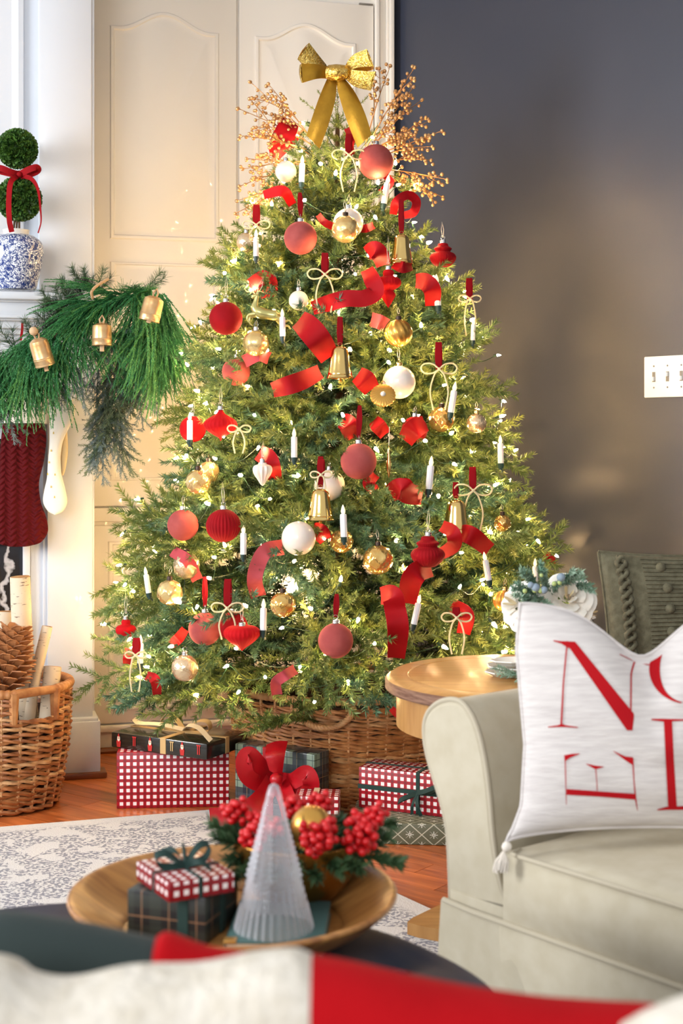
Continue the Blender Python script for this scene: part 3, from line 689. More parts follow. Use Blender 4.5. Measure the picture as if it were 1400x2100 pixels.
def build_ornaments():
    for o in O:
        name, sh, px, py, rp, lab, m, cap, hang, hl = o[:10]; rho = o[10] if len(o) > 10 else .98
        orn(name, sh, px, py, rp, lab, m, cap, hang, hl, rho, keep=(rho > .87))
    # gold shell disc
    d = tree_depth(785, 811, .99); c = Vector(P(785, 811, d)); r = 26/F*d
    M = Matrix.Translation(c) @ Matrix.Rotation(math.radians(62), 4, 'X')
    E = empty('shell_ornament', None, 'pale gold fluted shell disc with a pearl centre before the white bauble', 'ornament', M=M)
    obj('body', MB().lathe([(.0001, -.3*r), (.6*r, -.28*r), (r, -.05*r), (r*.98, .08*r), (.5*r, .28*r), (.22*r, .24*r), (.0001, .24*r)], 96, 24, .03).xf(M), 'gold_matte', E)
    obj('centre', MB().sphere((0, 0, .24*r), .22*r).xf(M), 'pearl', E); obj('ring', ring_mesh(.006).xf(Matrix.Translation(c+Vector((0, 0, r*.95)))), 'gold_shiny', E)
    OBST.append((785, 811, 22, d))
    # spindle
    d = tree_depth(797, 945, .97); c = Vector(P(797, 945, d)); k = 1/F*d
    E = empty('spindle_ornament', c-Vector((0, 0, 36*k)), 'slim gold spindle ornament beside the central rose bauble', 'ornament')
    obj('body', MB().lathe([(.0001, -36*k), (1.5*k, -30*k), (4*k, -20*k), (5.5*k, -6*k), (3*k, 8*k), (2*k, 22*k), (1*k, 30*k), (.0001, 32*k)], 20, center=c), 'gold_shiny', E)
    obj('hanging_thread', MB().tube([c+Vector((0, 0, 32*k)), c+Vector((.002, .01, 70*k))], .0007, 4), 'thread', E); OBST.append((797, 945, 8, d))
    # bells
    for px, yt, yb, hw, rl, lab, rho in ((697, 710, 776, 28, 56, 'shiny gold bell on a red ribbon loop in the upper middle', .99), (823, 481, 541, 25, 70, 'shiny gold bell on a long red ribbon at the upper right', .99),
                                (657, 1002, 1066, 29, 60, 'shiny gold bell hanging behind a gold cord bow at the tree middle', .96), (935, 1025, 1092, 30, 30, 'shiny gold bell beside the cord bow on the right boughs', .93)):
        d = tree_depth(px, (yt+yb)/2, rho); k = 1/F*d; H = (yb-yt)*k; R_ = hw*k; c = Vector(P(px, yb, d)); OBST.append((px, (yt+yb)/2+6, hw, d-R_)); OBST.append((px, yt+8, 14, d-R_))
        E = empty('gold_bell', c, lab, 'bell', 'gold bells on the tree')
        pf = crom([(.0001, 1.0), (.36, .985), (.56, .9), (.65, .75), (.73, .5), (.83, .25), (.88, .15), (.885, .10), (.95, .03), (1.0, 0)], 4)
        pr_ = [(max(1e-5, a*R_), b*H) for a, b in pf]; pr_ += [(a*.93, b-.001) for a, b in pr_[::-1]]
        bd = obj('body', MB().lathe(pr_, 48, center=c), 'gold_shiny', E, smooth=50)
        obj('rim_band', MB().tube([(c[0]+math.cos(a)*R_*.865, c[1]+math.sin(a)*R_*.865, c[2]+.11*H) for a in np.arange(32)*2*PI/32], .0013, 5, closed=True), 'gold_shiny', E)
        obj('clapper', MB().tube([c+Vector((0, 0, H*.8)), c+Vector((0, 0, -.006))], .0016, 6).sphere(c+Vector((0, 0, -.006)), .0045, 10, 6), 'gold_matte', E)
        a = np.array(c)+(0, 0, H+.004); b = a+np.array([0, .02, rl*k]); ww = .0065
        obj('top_loop', ring_mesh(.0055).xf(Matrix.Translation(Vector(a))), 'gold_shiny', E)
        q = crom([a, (a+b)/2+(-.002, .0, 0), b+(0, 0, .003), (a+b)/2+(.002, .01, 0), a+(0, .004, 0)], 6)
        obj('hanging_ribbon', strip(MB(), q+(-ww, 0, 0), q+(ww, .002, 0), .0008, 1), 'red_velvet', E)
    # clip candles
    cm = MB().lathe([(.0001, 0), (.0078, 0), (.008, .002), (.008, .052), (.0072, .0555), (.0035, .057)], 20, 10, .04)
    fm = MB().lathe([(.0036, 0), (.0052, .003), (.0056, .008), (.0035, .016), (.0012, .0215), (.0001, .023)], 12)
    gm = MB().lathe([(.0001, -.014), (.0075, -.014), (.0085, -.006), (.0088, 0), (.0001, 0)], 14).rbox(-.004, .004, -.003, .02, -.02, -.013, .001).tube([(0, .004, -.014), (.006, .012, -.022), (.004, .022, -.026)], .003, 6)
    cme, fme, gme = mesh_of('wax_stick', cm, 'candle_white', 40), mesh_of('flame', fm, 'flame_tip', 60), mesh_of('clip', gm, 'clip_green', 40)
    for px, y0, y1, tl, where in ((619, 318, 374, 2, 'nearest the topper bow on the left'), (792, 357, 418, 10, 'below the top rose bauble'), (525, 470, 526, 0, 'beside the small champagne ball by the cabinet knob'), (579, 633, 690, -1, 'right of the gold reindeer'),
            (896, 562, 627, -3, 'on the upper right boughs before a red ribbon'), (970, 652, 698, 2, 'behind the rightmost small cord bow'), (929, 782, 846, 9, 'right of the large right cord bow'), (389, 845, 902, 0, 'in front of a red bauble on the left'),
            (603, 878, 938, 0, 'alone on the boughs above the middle bell'), (882, 935, 1003, 5, 'right of the central rose bauble'), (1026, 892, 950, -1, 'on the far right boughs against the dark wall'), (704, 1035, 1101, -2, 'right of the middle bell'),
            (499, 1075, 1137, 0, 'beside the deep red fluted bauble'), (997, 1131, 1190, -10, 'on the lower right boughs left of the flowers'), (301, 1162, 1216, -8, 'on the outermost lower left boughs'), (540, 1228, 1292, 1, 'between the bright red ornament and the pineapple ball'),
            (855, 1218, 1280, 12, 'above the back edge of the round table'), (288, 1302, 1360, 1, 'lowest of all on the left edge'), (1097, 1145, 1200, 0, 'just behind the flower arrangement')):
        py = (y0+y1)/2; d = tree_depth(px, py, .98); k = (y1-y0)/F*d/.079
        M = Matrix.Translation(Vector(P(px-math.sin(math.radians(tl))*(y1-y0)/2, y1, d))) @ Matrix.Rotation(math.radians(tl), 4, 'Y') @ Matrix.Scale(k, 4)
        E = empty('clip_candle', None, 'white clip-on candle '+where, 'candle', 'clip-on candles on the tree', M=M)
        inst('wax_stick', cme, M, E); inst('flame', fme, M @ Matrix.Translation((0, 0, .0565)), E); inst('clip', gme, M, E)
        OBST.append((px, y0+14, 12, d)); OBST.append((px, y1-12, 12, d)); OBST.append((px, py, 10, d))
    # cord bows
    for px, py, s, ty, lab, rh in ((715, 318, 34, 76, 'just under the gold topper bow', 46), (525, 462, 28, 44, 'above the candle by the cabinet knob', 44), (666, 563, 36, 78, 'in the upper middle under a red ribbon tab', 46), (963, 613, 23, 76, 'hanging off the upper right bough tips', 44),
            (900, 757, 37, 84, 'large on the right boughs', 56), (970, 1006, 39, 86, 'over the right gold bell', 48), (658, 974, 22, 86, 'in front of the middle gold bell', 32), (466, 1247, 33, 64, 'before the red bauble at the lower left', 58), (936, 1267, 31, 74, 'above the round table', 20), (278, 1344, 22, 74, 'at the lowest left edge of the tree', 34), (490, 880, 24, 50, 'under the onion-shaped bauble', 0)):
        d = tree_depth(px, py, 1.02); k = 1/F*d; c = np.array(P(px, py, d))
        E = empty('cord_bow', Vector(c), 'beaded gold cord bow '+lab, 'ornament', 'gold cord bows on the tree')
        lp = []
        for sg in (-1, 1):
            q = crom([(0, 0), (sg*.35, .28), (sg*.8, .30), (sg*1.0, .05), (sg*.8, -.22), (sg*.35, -.22), (0, 0)], 6)
            mb = MB().tube(np.stack([c[0]+q[:, 0]*s*k, c[1]-.004+.006*np.abs(q[:, 0]), c[2]+q[:, 1]*s*k], 1), .0022, 6)
            obj('loop', mb, 'cord_gold', E)
            q = crom([(0, 0), (sg*.28, -.35), (sg*.5, -ty/s*.55), (sg*.33, -ty/s)], 6)
            obj('tail', MB().tube(np.stack([c[0]+q[:, 0]*s*k, c[1]-.006+0*q[:, 0], c[2]+q[:, 1]*s*k], 1), .0022, 6), 'cord_gold', E)
            OBST.append((px+sg*s*.6, py, s*.42, d)); OBST.append((px+sg*s*.3, py+ty*.6, 7, d))
        obj('knot', MB().sphere(c+(0, -.004, 0), .0045, 10, 6), 'cord_gold', E)
        if rh:
            a = c+(0, .003, 0); b = a+np.array([0, .012, rh*k]); ww = .0085; q = crom([a, (a+b)/2+(-.002, .0, 0), b, (a+b)/2+(.002, .01, 0), a+(0, .004, 0)], 6)
            obj('hanging_ribbon', strip(MB(), q+(-ww, 0, 0), q+(ww, .002, 0), .0008, 1), 'red_velvet', E); OBST.append((px, py-rh*.5, 10, d))
    # reindeer
    d = tree_depth(542, 640, 1.0); k = 1/F*d; E = empty('reindeer_ornament', Vector(P(542, 660, d)), 'pale gold leaping reindeer ornament left of a clip-on candle', 'ornament')
    def px3(pts, dy=0): return np.array([P(x, y, d+dy) for x, y in pts])
    mb = MB(); 
    def lt(pts, rr, dy=0, n=10): q = crom([(*p, r_) for p, r_ in zip(pts, rr)], 5); mb.tube(px3(q[:, :2], dy), q[:, 2]*k, n)
    lt([(527, 607), (524, 620), (523, 632), (533, 641), (550, 645), (566, 647), (574, 645)], [4.5, 5.5, 9, 12, 10.5, 11, 5])
    lt([(516, 611), (522, 607), (529, 608)], [2.5, 4.5, 4])
    lt([(524, 643), (510, 646), (507, 655), (513, 663)], [5, 3, 2, 1.5], -.004); lt([(528, 646), (514, 650), (512, 662), (518, 668)], [5, 3, 2, 1.5], .006)
    lt([(568, 650), (580, 660), (592, 657), (600, 664)], [6, 3.5, 2, 1.5], -.004); lt([(566, 650), (577, 666), (590, 668), (596, 675)], [6, 3.5, 2, 1.5], .006)
    obj('body', mb, 'deer_gold', E)
    mb = MB(); lt([(526, 605), (529, 597), (541, 600)], [1.3, 1.2, .8], 0, 6); lt([(523, 605), (519, 599), (507, 598), (502, 593)], [1.4, 1.3, 1.2, .8], 0, 6); lt([(516, 599), (512, 604)], [1.2, .8], 0, 6); lt([(530, 599), (534, 594)], [1, .7], 0, 6); obj('antlers', mb, 'deer_gold', E)
    obj('hanging_thread', MB().tube(px3([(526, 606), (530, 585), (541, 566), (537, 588), (527, 606)]), .0007, 4), 'thread', E)
    OBST.append((540, 640, 22, d)); OBST.append((522, 615, 12, d)); OBST.append((568, 650, 10, d))
# ---------------------------------------------------------------- ribbons wound in the tree
def build_ribbons():
    R1 = empty('velvet_ribbon', (TX, TY-.3, .3), 'wide red velvet ribbon winding in loops through the whole tree', 'ribbon')
    # (mean px, mean py, rho, centre line rows (x,y,dd), width)
    red = [
     (.9, [(598, 248, .0), (590, 262, -.03), (577, 285, -.035), (572, 305, -.01), (583, 318, .03)], 42),
     (.75, [(617, 262, .05), (606, 278, .03), (592, 300, .05)], 20),
     (.95, [(712, 262, .03), (720, 280, -.01), (716, 300, .0), (722, 318, .05)], 18),
     (.95, [(806, 440, .02), (812, 415, -.02), (835, 400, .0), (853, 412, .02), (848, 435, .0), (828, 442, .02)], 18),
     (.9, [(652, 440, .03), (664, 455, -.01), (682, 464, .0), (700, 470, .03)], 15), (.85, [(738, 470, .03), (752, 468, -.01), (766, 462, .04)], 17),
     (.95, [(752, 520, .03), (768, 512, -.02), (780, 525, -.01), (786, 545, .04)], 36),
     (.97, [(640, 632, .05), (672, 622, .0), (710, 612, -.02), (745, 612, -.02), (770, 598, -.01), (762, 572, .0), (752, 552, .05)], 34),
     (.97, [(806, 540, .04), (825, 548, -.02), (845, 545, .04)], 24),
     (.96, [(852, 576, .04), (872, 578, -.01), (886, 596, -.02), (886, 628, .04)], 36),
     (.96, [(612, 655, .05), (632, 672, -.02), (655, 700, -.03), (676, 734, .04)], 52),
     (.96, [(558, 800, .05), (585, 792, -.03), (620, 780, -.02), (657, 762, .05)], 38),
     (.9, [(732, 768, .04), (748, 780, -.01), (762, 800, .05)], 44),
     (.86, [(700, 862, .04), (714, 872, -.01), (724, 900, .05)], 40), (.88, [(765, 862, .04), (776, 874, -.02), (790, 892, .05)], 32),
     (.93, [(830, 905, .05), (848, 880, -.03), (872, 868, .03)], 42),
     (.9, [(530, 928, .04), (548, 940, -.02), (556, 962, -.02), (562, 985, .05)], 40),
     (.92, [(800, 1012, .04), (820, 1002, -.03), (838, 1012, -.01), (866, 1018, .05)], 44),
     (.9, [(812, 1000, .04), (834, 992, -.01), (846, 1020, .04)], 22),
     (.95, [(905, 1078, .05), (928, 1092, -.02), (930, 1118, -.01), (905, 1136, .05)], 30), (.95, [(935, 1092, .04), (965, 1098, -.02), (1004, 1128, .05)], 38),
     (.93, [(885, 1165, .04), (858, 1172, -.03), (842, 1195, -.02), (836, 1238, .05)], 44),
     (.96, [(780, 1222, .04), (803, 1222, -.03), (810, 1250, -.02), (816, 1290, -.03), (812, 1350, .04)], 44),
     (.85, [(640, 1085, .04), (656, 1092, -.01), (668, 1108, .05)], 36), (.86, [(512, 590, .05), (545, 575, -.02), (552, 610, .04)], 42),
     (.88, [(770, 1008, .05), (756, 990, -.01), (770, 972, .04)], 26), (.88, [(350, 1322, .04), (365, 1310, -.01), (380, 1290, .05)], 22),
     (.92, [(300, 1385, .04), (318, 1395, -.01), (322, 1425, .05)], 22), (.9, [(805, 1448, .02), (822, 1460, -.02), (845, 1462, .03)], 30),
     (.86, [(925, 1240, .04), (955, 1262, -.02), (950, 1300, .04)], 34), (.86, [(265, 1330, .03), (262, 1350, .0), (260, 1362, .03)], 20), (.86, [(1112, 1150, .03), (1128, 1135, -.01), (1132, 1160, .03)], 16),
     (.86, [(575, 260, .05), (560, 395, .05)], 2), (.88, [(540, 400, .04), (580, 392, -.01), (600, 420, .04)], 22), (.88, [(780, 395, .04), (800, 375, .0), (790, 360, .04)], 16), (.84, [(400, 1075, .04), (470, 1100, .04)], 2)]
    for rho, c, wd in red:
        if wd < 5: continue
        mx = sum(a[0] for a in c)/len(c); my = sum(a[1] for a in c)/len(c); d = tree_depth(mx, my, rho)-.01
        rows = [(x, y, dd, wd*(1.0 if 0 < i < len(c)-1 else .8), .008*math.sin(i*2.1+x)) for i, (x, y, dd) in enumerate(c)]
        obj('ribbon_loop', band_px(MB(), rows, wd, d, 7, .0014, bow=.002), 'ribbon_red', R1, 60)
        for x, y, dd in c[1:-1]: OBST.append((x, y, wd*.16, d))
    R2 = empty('pink_ribbon', (TX, TY-.35, .3), 'dusty pink velvet ribbon showing in folds on the left side of the tree', 'ribbon')
    for rho, c, wd in [(.93, [(580, 1122, .03), (545, 1130, -.02), (528, 1160, -.02), (522, 1192, -.01), (530, 1224, .05)], 32), (.9, [(500, 742, .04), (530, 728, -.02), (552, 735, .04)], 26), (.96, [(606, 1372, .03), (585, 1385, -.03), (566, 1400, .0), (568, 1425, .04)], 22),
                       (.88, [(760, 655, .04), (778, 660, -.01), (792, 668, .04)], 30), (.86, [(352, 1130, .04), (385, 1150, -.01), (405, 1190, .04)], 24)]:
        mx = sum(a[0] for a in c)/len(c); my = sum(a[1] for a in c)/len(c); d = tree_depth(mx, my, rho)-.01
        obj('ribbon_loop', band_px(MB(), [(x, y, dd, wd, .006*math.sin(i*2+x)) for i, (x, y, dd) in enumerate(c)], wd, d, 7, .0014, bow=.002), 'ribbon_pink', R2, 60)
        for x, y, dd in c[1:-1]: OBST.append((x, y, wd*.16, d))
# ---------------------------------------------------------------- gold topper bow and berry sprays
mat('topper_gold', rgb(190, 142, 40), 0.34, .7, c2=rgb(172, 126, 34), scale=30, bump=.08, bscale=200)
mat('topper_sequin', rgb(206, 160, 60), 0.22, .95, c2=rgb(238, 206, 120), scale=140, bump=.8, bscale=190)
mat('berry_gold', rgb(226, 176, 120), 0.3, .7)
mat('berry_stem', rgb(190, 136, 76), 0.4, .5)
def build_top():
    d = 4.06
    E = empty('topper_bow', Vector(P(690, 300, d)), 'large gold metallic ribbon bow with two long tails topping the tree', 'bow')
    def rp(name, rows, m, bow=.004): obj(name, ribbon_px(MB(), rows, d, 7, .0016, bow), m, E, 60)
    rp('loop', [(668, 132, 672, 158, 0, 0), (652, 112, 650, 155, -.03, -.03), (634, 88, 610, 122, -.05, -.05)], 'topper_sequin')
    rp('loop_back', [(634, 88, 610, 122, -.05, -.05), (628, 98, 616, 128, .0, .0), (645, 128, 640, 156, .04, .04), (672, 140, 672, 162, .04, .04)], 'topper_gold')
    rp('loop', [(672, 136, 672, 160, -.01, -.01), (645, 131, 648, 162, -.04, -.04), (618, 131, 620, 170, -.05, -.05)], 'topper_gold')
    rp('loop_back', [(618, 131, 620, 170, -.05, -.05), (616, 134, 620, 168, -.02, -.02), (640, 140, 645, 160, .03, .03), (672, 142, 672, 160, .03, .03)], 'topper_sequin')
    rp('loop', [(706, 138, 708, 158, 0, 0), (722, 114, 728, 140, -.03, -.03), (752, 100, 766, 136, -.05, -.05)], 'topper_sequin')
    rp('loop_back', [(752, 102, 767, 139, -.05, -.05), (748, 108, 762, 144, 0, 0), (725, 130, 735, 150, .03, .03), (706, 142, 708, 160, .03, .03)], 'topper_gold')
    rp('loop', [(706, 140, 706, 160, -.01, -.01), (735, 145, 728, 178, -.04, -.04), (770, 147, 760, 186, -.05, -.05)], 'topper_sequin')
    rp('loop_back', [(770, 146, 760, 184, -.05, -.05), (768, 149, 758, 180, -.02, -.02), (735, 148, 730, 168, .02, .02), (706, 144, 706, 160, .02, .02)], 'topper_gold')
    rp('tail', [(672, 158, 690, 164, 0, 0), (656, 195, 688, 200, -.01, -.01), (640, 240, 675, 250, -.02, -.02), (628, 278, 655, 305, -.02, -.02)], 'topper_gold', .006)
    rp('tail', [(688, 164, 704, 158, 0, 0), (696, 200, 728, 190, -.01, -.01), (712, 250, 748, 232, -.02, -.02), (733, 303, 762, 276, -.02, -.02)], 'topper_gold', .006)
    c = P(690, 149, d-.015)
    obj('knot', MB().tube([P(671, 149, d), P(676, 149, d-.012), P(690, 149, d-.018), P(704, 149, d-.012), P(709, 149, d)], [.016, .022, .024, .022, .016], 16), 'topper_sequin', E)
    sp = MB(); q = [(P(690+4*math.cos(a), 180+a*1.6, d+.02)+np.array([0, .006*math.sin(a), 0])) for a in np.arange(0, 26, .5)]; sp.tube(q, .0008, 4); obj('wire_coil', sp, 'silver_cap', E)
    OBST.extend([(690, 149, 30, d), (640, 140, 40, d), (740, 140, 38, d), (655, 230, 32, d), (725, 230, 32, d), (640, 280, 22, d), (748, 275, 22, d)])
    # berry sprays
    left = [((648, 290), (513, 168)), ((650, 300), (550, 172)), ((645, 300), (488, 222)), ((640, 300), (545, 232)), ((640, 310), (492, 278)), ((640, 318), (520, 262)), ((640, 330), (497, 347)), ((635, 340), (505, 325)), ((630, 350), (490, 382)), ((630, 372), (485, 412)), ((625, 385), (482, 438))]
    right = [((748, 300), (800, 135)), ((752, 300), (850, 138)), ((757, 305), (848, 178)), ((760, 305), (866, 204)), ((762, 310), (880, 248)), ((765, 318), (906, 268)), ((768, 325), (886, 300)), ((770, 332), (884, 328)), ((772, 345), (917, 368)), ((770, 352), (880, 385)), ((768, 360), (908, 404)), ((745, 320), (820, 240)), ((750, 320), (838, 280))]
    nm = ['topmost', 'second from the top', 'third from the top', 'fourth from the top', 'fifth from the top', 'sixth from the top', 'seventh from the top', 'eighth from the top', 'ninth from the top', 'tenth from the top', 'lowest']
    nr = nm[:10]+['eleventh from the top', 'short and inner', 'short and inner, lower one']
    r = np.random.default_rng(21)
    for side, lst, names in (('left', left, nm), ('right', right, nr)):
        for (a, b), nmx in zip(lst, names):
            d0 = 4.19+r.uniform(-.08, .08); d1 = d0+r.uniform(-.12, .10); A = P(*a, 4.2); Bp = P(*b, d1)
            mid = (A+Bp)/2+np.array([0, r.uniform(-.02, .02), r.uniform(.0, .012)])
            ax = crom([A, mid, Bp], 10)
            E = empty('berry_spray', Vector(A), 'gold berry spray in the %s fan by the topper bow, %s' % (side, nmx), 'berry spray', 'gold berry sprays at the tree top')
            st = MB().tube(ax, np.linspace(.0022, .0009, len(ax)), 5); bs_ = MB(); D_ = Bp-A; Ln = np.linalg.norm(D_); D_ /= Ln
            def berry(p): bs_.sphere(p, .0056*r.uniform(.85, 1.1), 9, 6)
            berry(Bp)
            for t_ in np.linspace(.3, .95, 9):
                p = ax[int(t_*(len(ax)-1))]; s_ = r.normal(size=3)*(1, .7, 1); s_ -= D_*np.dot(s_, D_); s_ /= np.linalg.norm(s_); e = p+s_*r.uniform(.007, .014)+D_*.012
                st.tube([p, e], .0007, 4); berry(e)
            for t_ in (.4, .62):
                p = ax[int(t_*(len(ax)-1))]; s_ = r.normal(size=3)*(1, .5, 1); s_ -= D_*np.dot(s_, D_); s_ /= np.linalg.norm(s_); dd_ = D_+s_*.42; dd_ /= np.linalg.norm(dd_); l2 = Ln*r.uniform(.22, .36); e = p+dd_*l2
                st.tube([p, (p+e)/2+(0, 0, .004), e], .0011, 4); berry(e)
                for u in (.35, .6, .82):
                    for sg in (-1, 1): q = p+dd_*l2*u; ee = q+sg*s_*.012+r.normal(size=3)*.004+dd_*.006; st.tube([q, ee], .0007, 4); berry(ee)
            obj('stem', st, 'berry_stem', E, 50); obj('berries', bs_, 'berry_gold', E, 60, kind='stuff')
build_ornaments(); build_ribbons(); build_top(); build_tree(); build_lights()
# ---------------------------------------------------------------- woven baskets
mat('wicker', rgb(150, 88, 44), 0.5, c2=rgb(206, 146, 88), scale=26, lo=.3, hi=.7, bump=.15, bscale=200)
mat('wicker_pale', rgb(176, 122, 72), 0.5, c2=rgb(222, 176, 124), scale=30, lo=.3, hi=.7, bump=.15, bscale=200)
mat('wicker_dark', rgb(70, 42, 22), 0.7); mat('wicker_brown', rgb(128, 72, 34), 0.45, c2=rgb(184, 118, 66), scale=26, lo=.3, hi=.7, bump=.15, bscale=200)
def woven(root, C, H, rfun, sx, sy, row_h, stakes, m, amp=.006, tr=.0045, seed=0, gap=None, z0=.006):
    r = np.random.default_rng(seed); n = int((H-z0)/row_h); TH = np.arange(stakes*6)*2*PI/(stakes*6)
    for i in range(n):
        z = z0+row_h*(i+.5); R_ = rfun(z/H); mb = MB()
        for s_ in (0, 1):
            ph = PI*(i % 2)+PI*s_; jz = r.normal()*.0008; wob = .0022*np.sin(TH*3+r.uniform(0, 6))+.0015*np.sin(TH*7+r.uniform(0, 6))
            rr = R_+amp*np.sin(stakes/2*TH+ph); zz = z+row_h*.24*np.cos(stakes/2*TH+ph)+jz+wob
            pts = np.stack([C[0]+rr*np.cos(TH)*sx, C[1]+rr*np.sin(TH)*sy, C[2]+zz], 1)
            rad = tr*(1+.18*np.sin(TH*5+r.uniform(0, 6)))
            g = gap(z) if gap else None
            if g is None: mb.tube(pts, rad, 5, closed=True)
            else:
                keep = np.ones(len(TH), bool)
                for a0, a1 in g: keep &= ~(((TH-a0) % (2*PI)) < ((a1-a0) % (2*PI)))
                idx = np.where(keep)[0]
                if len(idx) == 0: continue
                br = np.where(np.diff(idx) > 1)[0]; segs = np.split(idx, br+1)
                if len(segs) > 1 and segs[0][0] == 0 and segs[-1][-1] == len(TH)-1: segs[0] = np.concatenate([segs[-1], segs[0]]); segs = segs[:-1]
                for sg in segs:
                    if len(sg) > 2: mb.tube(pts[sg], rad[sg], 5)
        obj('weave_strand', mb, m if r.uniform() < .7 else 'wicker_pale', root, 60)
    for k in range(stakes):
        a = 2*PI*k/stakes; top_ = H
        if gap:
            for zz in np.linspace(z0, H, 40):
                g = gap(zz)
                if g and any(((a-a0) % (2*PI)) < ((a1-a0) % (2*PI)) for a0, a1 in g): top_ = zz; break
        q = np.linspace(z0, top_, 8); pts = [(C[0]+rfun(z/H)*math.cos(a)*sx, C[1]+rfun(z/H)*math.sin(a)*sy, C[2]+z) for z in q]
        obj('stake', MB().tube(pts, tr*.9, 5), 'wicker_pale', root, 60)
def rim(root, C, H, R_, sx, sy, rr, m, seed=1, gap=None, wraps=120, name='rim'):
    TH = np.arange(0, wraps)*2*PI/wraps; mb = MB()
    th = np.linspace(0, 2*PI, wraps*5); 
    core = np.stack([C[0]+R_*np.cos(th)*sx, C[1]+R_*np.sin(th)*sy, np.full(len(th), C[2]+H)], 1)
    if gap: core = core[[not any(((t-a0) % (2*PI)) < ((a1-a0) % (2*PI)) for a0, a1 in gap) for t in th]]
    rad = rr*(1+.10*np.sin(np.arange(len(core))*2*PI/5))
    mb.tube(core, rad, 8); obj(name, mb, m, root, 60)
# tree basket
BX, BY = .02, 4.285
tb = empty('tree_basket', (BX, BY, 0), 'large round woven wicker basket holding the base of the christmas tree', 'basket')
Hb = .315; rf = lambda t: .300+.035*t
woven(tb, (BX, BY, 0), Hb-.01, rf, 1.06, .93, .0125, 40, 'wicker', .0055, .0048, 3)
rim(tb, (BX, BY, 0), Hb, rf(1), 1.06, .93, .011, 'wicker_pale')
obj('liner', MB().lathe([(.001, .004), (rf(0)-.012, .004), (rf(1)-.012, Hb-.02), (rf(1)-.016, Hb-.02), (rf(0)-.016, .01), (.001, .01)], 40, sx=1.06, sy=.93, center=(BX, BY, 0)), 'wicker_dark', tb)
# front handle: a braided U hanging from the rim
hx = -.045; hy = BY-.93*rf(.9)-.016; mb = MB()
for k in range(3):
    a = np.linspace(0, PI, 60); w_ = .004*np.sin(a*16+k*2.1); v_ = .004*np.cos(a*16+k*2.1)
    R_ = .062+w_; mb.tube(np.stack([hx+np.cos(a)*R_*1.25, hy-.008+v_, .305-np.sin(a)*R_*.95], 1), .0058, 6)
obj('handle', mb, 'wicker_pale', tb, 60)
# log basket
LX, LY = -.985, 4.10
lb = empty('log_basket', (LX, LY, 0), 'round woven wicker log basket with wooden dowel handle beside the fireplace', 'basket')
Hl = .345; lf = lambda t: .160+.033*math.sin(min(1, t*1.25)*PI*.5)+.006*t
hc = math.atan2(-.75, .72); ha = .30
lgap = lambda z: ([(hc-ha, hc+ha)] if z > .265 else None)
woven(lb, (LX, LY, 0), Hl-.005, lf, 1, 1, .0165, 24, 'wicker_brown', .0055, .0056, 8, gap=lgap)
rim(lb, (LX, LY, 0), Hl, lf(1), 1, 1, .013, 'wicker', gap=[(hc-ha, hc+ha)], wraps=70)
mb = MB()
pa = Vector((LX+lf(1)*math.cos(hc-ha-.1), LY+lf(1)*math.sin(hc-ha-.1), Hl-.004)); pb = Vector((LX+lf(1)*math.cos(hc+ha+.1), LY+lf(1)*math.sin(hc+ha+.1), Hl-.004))
mat('dowel', rgb(196, 104, 48), 0.4); obj('dowel_handle', MB().tube([pa, pb], .0085, 12), 'dowel', lb)
for s_ in (-1, 1):
    a = hc+s_*(ha+.04); obj('handle_post', MB().tube([(LX+lf(.78)*math.cos(a), LY+lf(.78)*math.sin(a), .262), (LX+lf(1)*math.cos(a), LY+lf(1)*math.sin(a), Hl+.004)], [.011, .016], 8), 'wicker', lb)
obj('liner', MB().lathe([(.001, .004), (.145, .004), (.178, .26), (.172, .26), (.139, .01), (.001, .01)], 32, center=(LX, LY, 0)), 'wicker_dark', lb)
# birch logs: bark drawn by a node material, cut end its own part
mm, t, bs = new_mat('birch_bark'); N = t.nodes; L = t.links; tc = N.new('ShaderNodeTexCoord')
def nzb(sc, st, det=3):
    mp = N.new('ShaderNodeMapping'); mp.inputs['Scale'].default_value = st; L.new(tc.outputs['Object'], mp.inputs[0]); n = N.new('ShaderNodeTexNoise'); n.inputs['Scale'].default_value = sc; n.inputs['Detail'].default_value = det; L.new(mp.outputs[0], n.inputs[0]); return n.outputs[0]
a_ = mixc(t, nzb(12, (1, 1, 1)), rgb(232, 218, 196), rgb(216, 188, 150)); dk = M_(t, 'GREATER_THAN', nzb(16, (14, 2, 2), 3), .66); knot = M_(t, 'GREATER_THAN', nzb(26, (1.6, 1, 1), 2), .74)
L.new(mixc(t, M_(t, 'MINIMUM', M_(t, 'ADD', M_(t, 'MULTIPLY', dk, .75), M_(t, 'MULTIPLY', knot, .7)), 1.0), a_, rgb(88, 62, 50)), bs.inputs['Base Color']); bs.inputs['Roughness'].default_value = .75
mat('cut_wood', rgb(206, 160, 104), .8, c2=rgb(176, 124, 76), scale=30)
def log(p0, p1, r, label, bend=.006, sd=0):
    p0 = Vector(p0); p1 = Vector(p1); M = dirmat(p0, p1-p0); Ln = (p1-p0).length; rr = np.random.default_rng(sd)
    E = empty('birch_log', None, label, 'log', 'birch logs in the wicker basket', M=M)
    xs = np.linspace(0, Ln, 14); pts = np.stack([xs, bend*np.sin(xs/Ln*PI), 0*xs], 1); rad = r*(1+.05*rr.normal(size=14).cumsum()*.5)
    obj('bark_stem', MB().tube(pts, rad, 18), 'birch_bark', E, local=True); obj('cut_end', MB().tube([pts[-1], pts[-1]+(.0012, 0, 0)], rad[-1]*.93, 18), 'cut_wood', E, local=True)
    return E
def lp(px, py, d): return P(px, py, d)
log(lp(66, 1530, 4.12), lp(41, 1183, 4.10), .0275, 'tallest birch log standing upright in the wicker basket', sd=1)
